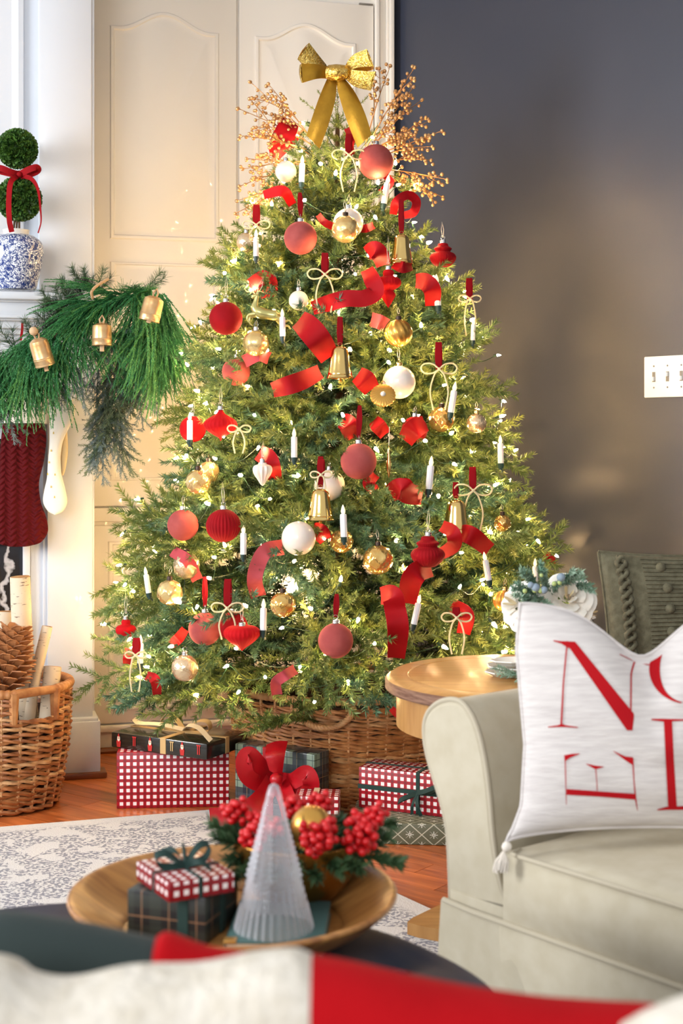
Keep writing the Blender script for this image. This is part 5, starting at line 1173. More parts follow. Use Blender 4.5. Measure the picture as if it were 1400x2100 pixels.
g5, M5 = gift(.046, 3.835, -25, .33, .11, .110, .0565, 'gingham_paper', 'red gingham wrapped box tied with dark green velvet beside the sofa')
rib_around(g5, .33, .11, .11, .172, .011, 'green_velvet', 'x'); rib_around(g5, .33, .11, .11, .055, .012, 'green_velvet', 'y')
mb = MB().rbox(-.0016, .3316, -.0018, .0, .052, .064, .0005, 1); obj('ribbon_band', mb, 'green_velvet', g5, local=True, smooth=0)
for nm_, pts in (('bow_loop', [(.172, -.006, .058), (.14, -.03, .045), (.128, -.03, .035), (.14, -.02, .042), (.172, -.008, .056)]), ('bow_loop', [(.172, -.006, .06), (.20, -.03, .07), (.235, -.02, .085), (.25, -.01, .086), (.21, -.01, .066), (.172, -.006, .058)]),
                 ('bow_tail', [(.172, -.008, .056), (.165, -.02, .03), (.16, -.012, .002)]), ('bow_tail', [(.174, -.008, .056), (.18, -.025, .03), (.186, -.012, .0)])):
    q = crom([M5 @ Vector(p) for p in pts], 6); off = np.array(M5.to_3x3() @ Vector((.0045, .0, .003))) if nm_ == 'bow_tail' else np.array(M5.to_3x3() @ Vector((0, .003, .006))); obj(nm_, strip(MB(), q-off, q+off, .0008, 3), 'green_velvet', g5, 60)

# ---------------------------------------------------------------- round end table and what stands on it
wood('table_oak', rgb(164, 114, 58), rgb(192, 142, 82), .35, (1, 7, 1), .15, 7); wood('table_edge', rgb(116, 74, 52), rgb(164, 122, 96), .45, (2, 2, 12), 0, 14)
TC = (.385, 3.04); TH_ = .55; TR = .292
E = empty('end_table', (TC[0], TC[1], 0), 'round light oak drum end table with a dark rim behind the sofa arm', 'table')
obj('table_top', MB().lathe([(.001, TH_-.004), (TR-.052, TH_-.004), (TR-.050, TH_-.0052), (TR-.048, TH_-.004)], 72, center=(*TC, 0)).lathe([(TR-.048, TH_-.004), (TR-.014, TH_-.003), (TR-.003, TH_-.010)], 72, center=(*TC, 0)), 'table_oak', E)
obj('rim_edge', MB().lathe([(TR-.003, TH_-.010), (TR, TH_-.013), (TR, TH_-.030), (TR-.004, TH_-.034), (.001, TH_-.034)], 72, center=(*TC, 0)), 'table_edge', E)
obj('apron', MB().lathe([(TR-.024, TH_-.034), (TR-.024, TH_-.11), (TR-.034, TH_-.11), (TR-.034, TH_-.034)], 72, center=(*TC, 0)), 'table_oak', E)
obj('pedestal', MB().lathe([(.10, .034), (.085, .06), (.055, .10), (.05, .2), (.062, .32), (.085, .40), (.15, TH_-.06), (.15, TH_-.04), (.001, TH_-.04)], 40, center=(*TC, 0)), 'table_oak', E)
tb_ = []
for k_ in range(4):
    a = math.radians(191.6)+k_*PI/2
    for da, r_ in ((-.10, .236), (.0, .252), (.10, .236), (PI/4-.25, .182), (PI/4, .172), (PI/4+.25, .182)): tb_.append((TC[0]+math.cos(a+da)*r_, TC[1]+math.sin(a+da)*r_))
n_ = len(tb_); obj('base_plinth', MB().add([(x, y, .0345) for x, y in tb_]+[(x, y, .0085) for x, y in tb_], [tuple(range(n_)), tuple(range(n_, 2*n_))[::-1]]+[(i, i+n_, (i+1) % n_+n_, (i+1) % n_) for i in range(n_)]), 'table_oak', E, 20)
for k_ in range(3):
    obj('apron_seam', MB().box(-.0006, .0006, -.0006, .0006, 0, .07).xf(Matrix.Translation((TC[0]+math.cos(-2.2+k_*.9)*(TR-.0235), TC[1]+math.sin(-2.2+k_*.9)*(TR-.0235), TH_-.108))), 'china_white', E, 0)
# stack of white scalloped dishes
mat('coaster_white', rgb(240, 236, 226), .4)
for i, (cx, yy, dz, tl) in enumerate(((1040, 1390, 0, 0), (1044, 1372, .012, 2), (1052, 1352, .024, -2))):
    c = P(cx, 1385, 3.02); c[2] = TH_-.0035+dz
    M = Matrix.Translation(Vector(c)) @ Matrix.Rotation(i*.25+.1, 4, 'Z') @ Matrix.Rotation(math.radians(tl), 4, 'X')
    mb = MB().lathe([(.001, .0), (.030, .0), (.050, .0095), (.0485, .0115), (.029, .003), (.001, .003)], 8)
    o = obj('white_dish', mb.xf(M), 'coaster_white', None, 20); tag(o, ('lowest', 'middle', 'topmost')[i]+' white faceted dish in the stack on the round table', 'dish', 'stacked white dishes')
# small cedar sprig
mat('dusty_green', rgb(118, 156, 132), .6, c2=rgb(172, 196, 172), scale=30)
rr_ = np.random.default_rng(31); mb = MB(); cs_ = P(1066, 1392, 2.955); cs_[2] = TH_+.010
for i in range(8):
    a = PI*.55+rr_.uniform(0, PI*1.0); twig(mb, cs_, (math.cos(a), math.sin(a)*.5, rr_.uniform(-.1, .45)), rr_.uniform(.035, .06), rr_, 700, .012, .0016, fwd=1.0)
tag(obj('evergreen_sprig', mb, 'dusty_green', None, 0), 'small dusty green sprig resting against the white dishes', 'sprig')
# flower arrangement
E = empty('flower_vase', (.445, 3.06, TH_-.004), 'white roses and dusty greenery arranged in a low white vase', 'flowers')
vc = np.array([.445, 3.06, TH_-.003])
obj('vase', MB().lathe([(.001, 0), (.035, 0), (.05, .03), (.048, .08), (.04, .09), (.036, .085), (.001, .08)], 32, center=vc), 'china_white', E)
mat('petal_white', rgb(250, 244, 232), .6); mat('petal_core', rgb(236, 218, 176), .6)
def rose(root, c, R_, face, sd):
    r = np.random.default_rng(sd); M = Matrix.Translation(Vector(c)) @ Vector(face).to_track_quat('Z', 'Y').to_matrix().to_4x4()
    for ring, (n, rad, h0, open_, w_) in enumerate(((3, .16, .12, .25, .5), (4, .32, .08, .5, .75), (5, .55, .0, .85, .95), (6, .8, -.12, 1.15, 1.1), (7, .92, -.28, 1.5, 1.1))):
        for k_ in range(n):
            a0 = 2*PI*k_/n+ring*.7+r.normal()*.1; V = []
            for i in range(7):
                u = i/6; row = []
                for j in range(7):
                    v = (j/6-.5)*2; a = a0+v*w_*.62*(1-.25*u*u)*(1 if ring > 1 else 1.6)
                    ro = rad*R_*(.45+.62*u**.8)+(.12*R_*open_)*u**3*(1-.5*v*v); z = h0*R_+R_*(.78-.16*ring)*u*(1-.22*v*v)-.14*R_*open_*u**3+r.normal()*.008*R_+.03*R_*math.sin(v*6+k_)*u
                    row.append((math.cos(a)*ro, math.sin(a)*ro, z))
                V.append(row)
            mb = MB().grid(V); obj('petal', mb.xf(M), 'petal_white' if ring else 'petal_core', root, 80)
rose(E, P(1163, 1226, 2.95), .054, (-.1, -.95, .45), 1)
rose(E, P(1062, 1240, 2.97), .048, (-.75, -.6, .3), 2); rose(E, P(1195, 1260, 3.0), .036, (.8, -.5, .2), 3)
rr_ = np.random.default_rng(8); 
for (x, y, tx, ty, n) in ((1110, 1215, 1085, 1180, 3), (1120, 1210, 1120, 1165, 3), (1100, 1220, 1060, 1205, 2), (1150, 1195, 1190, 1178, 2), (1180, 1200, 1215, 1208, 2), (1095, 1235, 1060, 1222, 2), (1130, 1215, 1150, 1180, 2), (1100, 1225, 1110, 1240, 2), (1075, 1225, 1085, 1240, 2)):
    for k_ in range(n):
        a = P(x, y, 2.96); b = P(tx+rr_.normal()*9, ty-4+rr_.normal()*8, 2.88); mb = MB()
        twig(mb, a, b-a, np.linalg.norm(b-a), rr_, 1500, .014, .0028, fwd=.9, taper=.1); obj('greenery_sprig', mb, 'dusty_green', E, 0)
mat('berry_blue', rgb(140, 156, 170), .6); mat('berry_lime', rgb(176, 192, 120), .5)
for x, y, r_, m_ in ((1150, 1184, 9, 'berry_blue'), (1098, 1205, 9, 'berry_blue'), (1115, 1210, 8, 'berry_blue'), (1088, 1200, 7, 'berry_blue'), (1136, 1197, 5, 'berry_lime'), (1147, 1195, 5, 'berry_lime'), (1096, 1211, 5, 'berry_lime'), (1108, 1211, 6, 'berry_lime'), (1076, 1212, 5, 'berry_lime'), (1110, 1180, 4, 'berry_lime')):
    obj('berry', MB().sphere(P(x, y, 2.86), r_/F*2.86, 12, 8), m_, E)

# ---------------------------------------------------------------- sofa
mat('linen', rgb(190, 179, 154), .85, c2=rgb(198, 188, 165), scale=30, bump=.12, bscale=700, sheen=.2); mat('linen_piping', rgb(190, 179, 156), .85)
S0 = Vector((.176, 2.23, 0)); SA = math.atan2(-.77, .64); SM = Matrix.Translation(S0) @ Matrix.Rotation(SA, 4, 'Z'); SMi = SM.inverted()
SN = SM.to_3x3() @ Vector((0, -1, 0))
def sfp(px, py, b=0.0):   # pixel -> sofa front plane (local x, z), plane pushed b towards the room
    p = SMi @ on_plane(px, py, S0+SN*b, SN); return (p.x, p.z)
E = empty('sofa', None, 'beige slipcovered sofa with rolled arm and piping at the right', 'sofa', M=SM)
front = [(932, 1842), (930, 1780), (925, 1700), (912, 1640), (896, 1588), (884, 1545), (878, 1508), (879, 1478), (888, 1456), (906, 1440), (930, 1433), (952, 1438), (970, 1458), (985, 1490), (996, 1530), (1005, 1580), (1012, 1640), (1018, 1710), (1028, 1780), (1042, 1840), (1056, 1874)]
fr2 = crom([sfp(*p) for p in front], 5); n = len(fr2); deps = [(.0, .86), (-.006, .93), (-.012, 1.0), (-.012, 1.0)]
cen = fr2.mean(0); V = []
ys = [-.012, -.010, -.004, .006, .03, .2, .45, .75]; sc_ = [.93, .97, .995, 1.0, 1.0, 1.0, 1.0, 1.0]
for y, s_ in zip(ys, sc_): V.append([(cen[0]+(a-cen[0])*s_, y, cen[1]+(b-cen[1])*s_) for a, b in fr2])
mb = MB(); mb.grid(V); mb.add([(cen[0]+(a-cen[0])*.93, -.012, cen[1]+(b-cen[1])*.93) for a, b in fr2], [tuple(range(n))])
obj('arm', mb, 'linen', E, 50, local=True)
obj('arm_piping', MB().tube([(a, -.008, b) for a, b in fr2], .0042, 8), 'linen_piping', E, local=True)
obj('arm_body', MB().rbox(fr2[0][0]+.002, fr2[-1][0], 0, .75, .02, fr2[-1][1]+.02, .01), 'linen', E, local=True)
# seat cushions, rail and skirt along the front
xs = fr2[-1][0]; zt2 = .335; slen = 1.5
cu = MB(); nx_, ny_ = 60, 26
def cushion(x0, x1, y0, y1, z0, z1, puff=.02, nx=44, ny=20, e=.10):
    V = []
    for j in range(ny+1):       # a closed section front-bottom -> front-top -> back
        row = []
        for i in range(nx+1):
            u = i/nx; x = x0+(x1-x0)*u; ex = min(u, 1-u)*(x1-x0); pf_ = 1-math.exp(-(ex/.06))
            v = j/ny
            if v < .3: w_ = v/.3; y = y0-puff*pf_*math.sin(w_*PI)*.9; z = z0+(z1-z0)*w_
            else: w_ = (v-.3)/.7; y = y0+(y1-y0)*w_; z = z1+puff*pf_*math.sin(min(1, w_*1.0)*PI)**.6*.9
            row.append((x, y, z))
        V.append(row)
    return MB().grid(V)
zc0, zc1 = .338, .437
cs2 = cushion(xs+.004, xs+.78, -.03, .56, zc0, zc1)
c1 = obj('seat_cushion', cs2.rbox(xs+.006, xs+.778, -.02, .56, zc0-.004, zc1-.004, .012), 'linen', E, 60, local=True)
obj('cushion_piping', MB().tube([(xs+.01, -.0, zc1-.0), (xs+.02, -.028, zc1+.001), (xs+.04, -.033, zc1+.002), (xs+.75, -.033, zc1+.002), (xs+.775, -.02, zc1)], .0035, 8), 'linen_piping', c1, local=True)
c2_ = obj('seat_cushion', cushion(xs+.784, xs+1.5, -.03, .56, zc0, zc1).rbox(xs+.786, xs+1.5, -.02, .56, zc0-.004, zc1-.004, .012), 'linen', E, 60, local=True)
obj('arm_base', MB().rbox(fr2[0][0]+.003, xs, -.0140, .7, .05, .348, .002), 'linen', E, local=True)
obj('seat_rail', MB().rbox(xs-.01, xs+1.5, -.028, .6, .05, zt2, .008), 'linen', E, local=True)
obj('rail_piping', MB().tube([(fr2[0][0]-.004, -.020, zt2-.004), (xs*.5, -.026, zt2-.004), (xs+.01, -.03, zt2-.002), (xs+1.5, -.030, zt2-.002)], .0048, 8), 'linen_piping', E, local=True)
# skirt with soft folds
V = []; xe = np.linspace(fr2[0][0]-.006, xs+1.5, 150)
for j in range(9):
    w_ = j/8; V.append([(x-(.012*w_ if i == 0 else 0), -.024-.014*w_-.006*w_*math.sin(x*19)-.010*w_*math.exp(-((x-xs-.02)/.02)**2), zt2-.004-(zt2-.018)*w_) for i, x in enumerate(xe)])
obj('skirt', MB().grid(V), 'linen', E, 70, local=True)
V = [[(fr2[0][0]-.006-.012*w_/8, y, zt2-.004-(zt2-.018)*w_/8) for y in np.linspace(-.024, .76, 12)] for w_ in range(9)]
obj('side_skirt', MB().grid(V), 'linen', E, 70, local=True)
obj('back_rest', MB().rbox(xs-.1, xs+1.5, .56, .80, .05, .78, .05, 3), 'linen', E, local=True)

# ---------------------------------------------------------------- NOEL pillow
mat('pillow_woven', rgb(224, 217, 212), .9, c2=rgb(208, 200, 196), scale=20, stretch=(1, 9, 1), bump=.3, bscale=60, bstretch=(1, 9, 1)); mat('letter_red', rgb(180, 14, 24), .85, spec=.2, bump=.15, bscale=500); mat('tassel_cream', rgb(240, 230, 216), .9)
PN0 = Vector((P(1035, 1728, 2.085))); yaw = math.radians(1); lean = math.radians(-13)
# local frame: x to the right, y up the pillow, z towards the room
ex = Vector((math.cos(yaw), math.sin(yaw), 0)); up0 = Vector((-math.sin(yaw)*math.sin(-lean), math.cos(yaw)*math.sin(-lean), math.cos(lean))); ez = ex.cross(up0)
PM_ = Matrix((ex, up0, ez)).transposed().to_4x4(); PM_.translation = PN0; PMi = PM_.inverted()
def ppx(px, py):
    p = PMi @ on_plane(px, py, PN0, ez); return p.x, p.y
tl = ppx(1060, 1236); PW = 2*(ppx(1322, 1500)[0]+.0)-.0; PH = tl[1]; 
def pil_xy(u, v):      # u,v in 0..1 -> outline-shaped position
    s_ = 2*u-1; x = PW*u; lft = .018*math.sin(PI*v)*0; 
    x0 = np.interp(v, [0, .06, .15, .4, .8, 1], [0, .013, .026, .034, .026, tl[0]+.004]); x1 = PW-x0
    x = x0+(x1-x0)*u
    top_ = PH-.082*math.exp(-(abs(s_)/.42)**1.7)-.0; bot = .022*(1-s_*s_)**.6
    if abs(s_) > .9: top_ += -.0
    return x, bot+(top_-bot)*v
def pil_h(u, v): 
    a = max(0, 1-(2*u-1)**2); b = max(0, 1-(2*v-1)**2)
    w_ = .062*(a*b)**.55
    w_ -= .035*math.exp(-((2*u-1)/.22)**2)*v**3*(a*b)**.3            # pressed crease under the dip
    w_ += .0035*math.sin(9*u+5*v)*a*b+.003*math.sin(23*v+7*u)*a*b
    return w_
E = empty('noel_pillow', None, 'cream throw pillow with red woven letters reading NOEL on the sofa', 'pillow', M=PM_)
NX = 70; V = []
for j in range(NX+1):
    row = []
    for i in range(NX+1):
        u, v = i/NX, j/NX; x, y = pil_xy(u, v); row.append((x, y, pil_h(u, v)))
    V.append(row)
V = np.array(V); Vb = V.copy(); Vb[..., 2] *= -.62
mb = MB().grid(V); mb.grid(Vb[:, ::-1]); obj('cushion', mb, 'pillow_woven', E, 80, local=True)
edge = [tuple(V[0, i]) for i in range(0, NX+1, 2)]+[tuple(V[j, NX]) for j in range(2, NX+1, 2)]+[tuple(V[NX, i]) for i in range(NX-2, -1, -2)]+[tuple(V[j, 0]) for j in range(NX-2, 0, -2)]
obj('seam', MB().tube(edge, .0028, 6, closed=True), 'pillow_woven', E, local=True)
# surface lookup for the letters
def surf(x, y):
    # invert pil_xy by a few fixed-point steps
    u, v = x/PW, y/PH
    for _ in range(12):
        X_, Y_ = pil_xy(min(1, max(0, u)), min(1, max(0, v))); u += (x-X_)/PW; v += (y-Y_)/PH
    return pil_h(min(1, max(0, u)), min(1, max(0, v)))
def patch(mb, Lp, Rp, n=16, mcols=3):
    """strip between two pixel polylines laid on the pillow face"""
    def res(q):
        q = np.array(q, float); s_ = np.r_[0, np.cumsum(np.linalg.norm(np.diff(q, axis=0), axis=1))]; tt = np.linspace(0, s_[-1], n+1); return np.stack([np.interp(tt, s_, q[:, 0]), np.interp(tt, s_, q[:, 1])], 1)
    A, B_ = res(Lp), res(Rp); V = []
    for a, b in zip(A, B_):
        row = []
        for k_ in range(mcols+1):
            p = a+(b-a)*k_/mcols; x, y = clampxy(*pcor(p[0], p[1])); row.append((x, y, surf(x, y)+.0016))
        V.append(row)
    mb.grid(V)
def pcor(px, py):      # pixel -> local xy on the puffed face
    h = .04; x, y = 0, 0
    for _ in range(4):
        p = PMi @ on_plane(px, py, PN0+ez*h, ez); x, y = p.x, p.y; h = surf(x, y)
    return x, y
def clampxy(x, y):
    u, v = x/PW, y/PH
    for _ in range(14):
        X_, Y_ = pil_xy(min(1, max(0, u)), v); u += (x-X_)/PW; v += (y-Y_)/PH
    return (x, y) if v < .955 else pil_xy(min(1, max(0, u)), .955)
N_ = MB()
patch(N_, [(1150, 1315), (1159, 1340), (1300, 1498)][0:1]+[(1158, 1316), (1285, 1498)], [(1178, 1316), (1180, 1318), (1300, 1465), (1296, 1498)], 26)
patch(N_, [(1160, 1325), (1153, 1400), (1148, 1488)], [(1163, 1325), (1156, 1400), (1152, 1488)], 14, 1)
patch(N_, [(1134, 1313), (1150, 1315), (1165, 1315)], [(1134, 1315), (1150, 1320), (1166, 1330)], 6, 1)
patch(N_, [(1123, 1490), (1145, 1487), (1151, 1484), (1158, 1487), (1184, 1491)], [(1123, 1492), (1145, 1491), (1151, 1491), (1158, 1491), (1184, 1493)], 10, 1)
patch(N_, [(1298, 1358), (1292, 1380), (1291, 1470)], [(1302, 1356), (1295, 1382), (1294, 1470)], 14, 1)
patch(N_, [(1270, 1341), (1300, 1355), (1340, 1365)], [(1270, 1342.5), (1300, 1357), (1340, 1367)], 10, 1)
obj('letter_n', N_, 'letter_red', E, 80, local=True)
O_ = MB(); import itertools
cx, cy, ro, rh = 1412, 1372, 82, 72
outer = [(cx-ro*math.cos(a), cy-rh*math.sin(a)) for a in np.linspace(-1.35, 1.5, 30)]; inner = [(cx+4-(ro-16*max(0, math.cos(a))**1.2-2)*math.cos(a), cy-(rh-2)*math.sin(a)) for a in np.linspace(-1.35, 1.5, 30)]
patch(O_, outer, inner, 30, 2)
outer = [(cx+ro*math.cos(a), cy-rh*math.sin(a)) for a in np.linspace(-1.35, 1.5, 30)]; inner = [(cx-4+(ro-16*max(0, math.cos(a))**1.2-2)*math.cos(a), cy-(rh-2)*math.sin(a)) for a in np.linspace(-1.35, 1.5, 30)]
patch(O_, outer, inner, 30, 2)
obj('letter_o', O_, 'letter_red', E, 80, local=True)
L_ = MB()
patch(L_, [(1360, 1476), (1364, 1560), (1369, 1655)], [(1377, 1476), (1381, 1560), (1387, 1655)], 20)
patch(L_, [(1335, 1474), (1360, 1474), (1404, 1475)], [(1335, 1477), (1360, 1480), (1404, 1478)], 8, 1)
patch(L_, [(1347, 1660), (1368, 1654), (1387, 1654), (1440, 1650), (1462, 1620)], [(1347, 1662), (1368, 1661), (1387, 1661), (1450, 1660), (1466, 1620)], 14, 1)
obj('letter_l', L_, 'letter_red', E, 80, local=True)
Q_ = MB()       # the E lies on its back, arms pointing up
patch(Q_, [(1161, 1618), (1230, 1623), (1301, 1628)], [(1161, 1630), (1230, 1634), (1301, 1640)], 16, 2)
patch(Q_, [(1157, 1550), (1158, 1590), (1160, 1650)], [(1159, 1550), (1160, 1590), (1161, 1650)], 12, 1)
patch(Q_, [(1156, 1549), (1170, 1546), (1188, 1545)], [(1157, 1562), (1168, 1554), (1188, 1546)], 8, 1)
patch(Q_, [(1295, 1555), (1298, 1600), (1301, 1640), (1306, 1662)], [(1298, 1555), (1300, 1600), (1304, 1640), (1307, 1662)], 12, 1)
patch(Q_, [(1257, 1540), (1280, 1551), (1297, 1553)], [(1257, 1541), (1285, 1562), (1298, 1570)], 8, 1)
patch(Q_, [(1219, 1570), (1222, 1600), (1223, 1622)], [(1221, 1570), (1223.5, 1600), (1224.5, 1622)], 8, 1)
patch(Q_, [(1201, 1566), (1220, 1570), (1237, 1572)], [(1201, 1567), (1220, 1578), (1237, 1573)], 8, 1)
obj('letter_e', Q_, 'letter_red', E, 80, local=True)
# tassel at the corner
tx_ = Vector((.004, .002, .006)); c = PM_ @ tx_
ts = MB().sphere(c+Vector((-.002, 0, -.008)), .0075, 12, 8); obj('tassel_knot', ts, 'tassel_cream', E)
ts = MB(); rr_ = np.random.default_rng(2); c2_v = np.array(P(1026, 1760, 2.07))
for i in range(46):
    a = rr_.uniform(0, 2*PI); q_ = rr_.uniform(.3, 1)*.011; b = c2_v+np.array([math.cos(a)*q_*1.05, math.sin(a)*q_*.7, -.010-rr_.uniform(.006, .012)]); t0 = np.array(c)+(-.006, 0, -.013)
    ts.tube([t0, (t0*.45+b*.55)+np.array([math.cos(a), math.sin(a), 0])*.004, b], .0011, 5)
obj('tassel_fringe', ts, 'tassel_cream', E, 60)

# ---------------------------------------------------------------- bench and knit pillow by the dark wall
mat('bench_oak', rgb(120, 84, 52), .5)
KX, KY = P(1400, 1200, 3.42)[0], 3.50
E = empty('bench', (KX+.05, KY, 0), 'low wooden bench by the dark wall hidden behind the letter pillow', 'bench')
obj('seat', MB().rbox(KX-.16, KX+.35, KY-.12, KY+.16, .40, .44, .006), 'bench_oak', E)
for sx_, sy_ in ((-.14, -.1), (-.14, .14), (.32, -.1), (.32, .14)): obj('leg', MB().rbox(KX+sx_-.018, KX+sx_+.018, KY+sy_-.018, KY+sy_+.018, 0, .40, .004), 'bench_oak', E)
mat('knit_olive', rgb(92, 87, 66), .95, c2=rgb(112, 107, 84), scale=60, bump=.4, bscale=420, sheen=.2)
kd = 3.42; k0 = Vector(P(1236, 1132, kd)); KW, KH = .44, k0.z-.452
M = Matrix.Translation((k0.x, kd, .452)) @ Matrix.Rotation(math.radians(6), 4, 'Z') @ Matrix.Rotation(math.radians(-7), 4, 'X')
E = empty('knit_pillow', None, 'chunky olive green knitted throw pillow standing behind the letter pillow', 'pillow', M=M)
V = []; nn = 60
for j in range(nn+1):
    row = []
    for i in range(nn+1):
        u, v = i/nn, j/nn; s_ = 2*u-1; x = KW*u+.006*math.sin(PI*v)*(1-2*u)+.02*(1-v)*(1-u); z = KH*v-.012*v*(1-s_*s_)*1.1+.02*(1-v)*(1-s_*s_)
        a = max(0, 1-s_*s_); b = max(0, 1-(2*v-1)**2); row.append((x, -.06*(a*b)**.42, z))
    V.append(row)
V = np.array(V); Vb = V.copy(); Vb[..., 1] *= -.8; obj('cushion', MB().grid(V[:, ::-1]).grid(Vb), 'knit_olive', E, 80, local=True)
def kp(u, v, off=.002):
    i = min(nn, max(0, u*nn)); j = min(nn, max(0, v*nn)); p = V[int(round(j)), int(round(i))].copy(); p[1] -= off; return p
mb = MB()
for c_ in range(2, 30):       # knitted ribs between the cables
    v = c_/30.; mb.tube([kp(.22+.7*t_, v, .0015) for t_ in np.linspace(0, 1, 22)], .0026+.0*c_, 5)
obj('knit_rows', mb, 'knit_olive', E, 80, local=True)
for uu in (.10, .55, .9):
    for ph in (0, PI):
        mb = MB(); tt = np.linspace(.03, .97, 90); mb.tube([kp(uu, t_, .006)+np.array([.011*math.sin(t_*46+ph), -.003*math.cos(t_*46+ph), 0]) for t_ in tt], .0062, 7); obj('cable_braid', mb, 'knit_olive', E, 80, local=True)
for uu, vv_ in ((.32, .9), (.46, .82), (.33, .74), (.46, .64), (.34, .56), (.46, .46), (.68, .9), (.78, .8), (.68, .7), (.78, .6), (.7, .5), (.33, .38)):
    obj('bobble', MB().sphere(kp(uu, vv_, .002), .0125, 12, 8), 'knit_olive', E, 80, local=True)
obj('edge_seam', MB().tube([V[nn, i] for i in range(0, nn+1, 2)], .0045, 6).tube([V[j, 0] for j in range(0, nn+1, 2)], .0045, 6), 'knit_olive', E, local=True)

# ---------------------------------------------------------------- ottoman with tray
mat('navy_velvet', rgb(24, 30, 44), .7, c2=rgb(30, 37, 54), scale=8, bump=.1, bscale=300, sheen=.5)
OC = (-.27, 1.50); OR = .48; OH = .440
E = empty('ottoman', (OC[0], OC[1], .008), 'round navy blue tufted velvet ottoman with the wooden tray on top', 'ottoman')
bt = [(OC[0]+r_*math.cos(a), OC[1]+0.87*r_*math.sin(a)) for r_, n_, o_ in ((.0, 1, 0), (.2, 6, .3), (.39, 12, 0)) for a in [o_+2*PI*i/n_ for i in range(n_)]]
V = []
for i in range(70):
    row = []
    if i < 50: r_ = OR*(i/49)**.9; base_z = OH-.05*max(0, (r_/OR-.9)/.1)**2.2
    else: r_ = OR+.012*math.sin((i-50)/19*PI); base_z = (OH-.05)-(OH-.05-.07)*(i-50)/19
    for j in range(145):
        a = 2*PI*j/144; x = OC[0]+r_*math.cos(a); y = OC[1]+r_*0.87*math.sin(a); z = base_z
        if i < 50:
            dmin = min((x-bx_)**2+(y-by_)**2 for bx_, by_ in bt)**.5; z -= .022*math.exp(-(dmin/.035)**1.3)*(1 if r_ < OR*.9 else .3)
        row.append((x, y, z))
    V.append(row)
obj('upholstered_top', MB().grid(V), 'navy_velvet', E, 80)
for bx_, by_ in bt: obj('tuft_button', MB().sphere((bx_, by_, OH-.020), .011, 12, 8, .6), 'navy_velvet', E)
for a in (.8, 2.3, 3.9, 5.5): obj('foot', MB().tube([(OC[0]+.40*math.cos(a), OC[1]+.32*math.sin(a), .09), (OC[0]+.41*math.cos(a), OC[1]+.33*math.sin(a), .008)], [.024, .016], 12), 'bench_oak', E)
wood('tray_wood', rgb(138, 86, 42), rgb(192, 136, 74), .38, (2, 12, 2), .3, 6)
TRC = np.array([-.133, 1.75, OH+.002]); 
pf = [(.001, .0), (.118, .0), (.135, .004), (.170, .022), (.196, .043), (.2015, .050), (.1985, .0535), (.190, .050), (.165, .031), (.136, .013), (.124, .0095), (.001, .0095)]
o = obj('wooden_tray', MB().lathe([tuple(x) for x in crom(pf, 4)], 96, center=TRC), 'tray_wood', None, 50)
tag(o, 'large round turned wooden tray with a raised rim on the navy ottoman', 'tray')
ZT = OH+.0120
# small boxes
gA, MA = gift(-.258, 1.712, -19, .103, .098, .056, ZT, 'plaid_small', 'small dark plaid wrapped box on the wooden tray under the gingham box', .002)
rib_around(gA, .103, .098, .056, .074, .014, 'green_velvet', 'x'); rib_around(gA, .103, .098, .056, .05, .014, 'green_velvet', 'y')
# gingham box: front corner nearest the camera
Mg = Matrix.Translation((-.200, 1.652, ZT+.0585)) @ Matrix.Rotation(math.radians(30), 4, 'Z')
gB = empty('gift_box', None, 'small gingham wrapped box with a dark green bow on top of the plaid box', 'gift box', M=Mg)
obj('wrapped_box', MB().rbox(0, .084, 0, .102, 0, .023, .0015), 'gingham_small', gB, 30, uv='box', local=True)
rib_around(gB, .084, .102, .023, .040, .0055, 'green_velvet', 'x', .001); rib_around(gB, .084, .102, .023, .047, .0055, 'green_velvet', 'y', .001)
for pts in ([(.04, .047, .025), (.02, .05, .042), (.006, .055, .04), (.012, .052, .028), (.04, .047, .025)], [(.04, .047, .025), (.06, .05, .046), (.074, .05, .044), (.066, .048, .030), (.04, .047, .026)], [(.04, .047, .026), (.035, .065, .04), (.026, .08, .036)], [(.04, .047, .026), (.05, .028, .034), (.062, .02, .026)], [(.04, .047, .026), (.044, .06, .045), (.05, .07, .04), (.045, .055, .03), (.04, .047, .026)]):
    q = crom([Mg @ Vector(p) for p in pts], 6); off = np.array(Mg.to_3x3() @ Vector((0, .004, .003))); obj('bow_loop', strip(MB(), q-off, q+off, .001, 3), 'green_velvet', gB, 60)
# teal book
mat('book_teal', rgb(70, 102, 98), .5); mat('gilt_edge', rgb(206, 158, 86), .35, .6)
E = empty('small_book', (-.075, 1.70, ZT), 'small teal book with gilt corners lying under the glass tree', 'book', M=Matrix.Translation((-.136, 1.642, ZT)) @ Matrix.Rotation(math.radians(-3), 4, 'Z'))
obj('cover', MB().rbox(0, .115, 0, .150, 0, .003, .001).rbox(0, .115, 0, .150, .015, .018, .001).rbox(0, .003, 0, .15, .0, .018, .001), 'book_teal', E, local=True); obj('pages', MB().box(.002, .113, .002, .148, .003, .015), 'print_cream', E, 0, local=True)
for x0 in (0, .101): obj('gilt_corner', MB().rbox(x0-.0005, x0+.0145, -.0005, .014, .0145, .0186, .0005), 'gilt_edge', E, local=True)
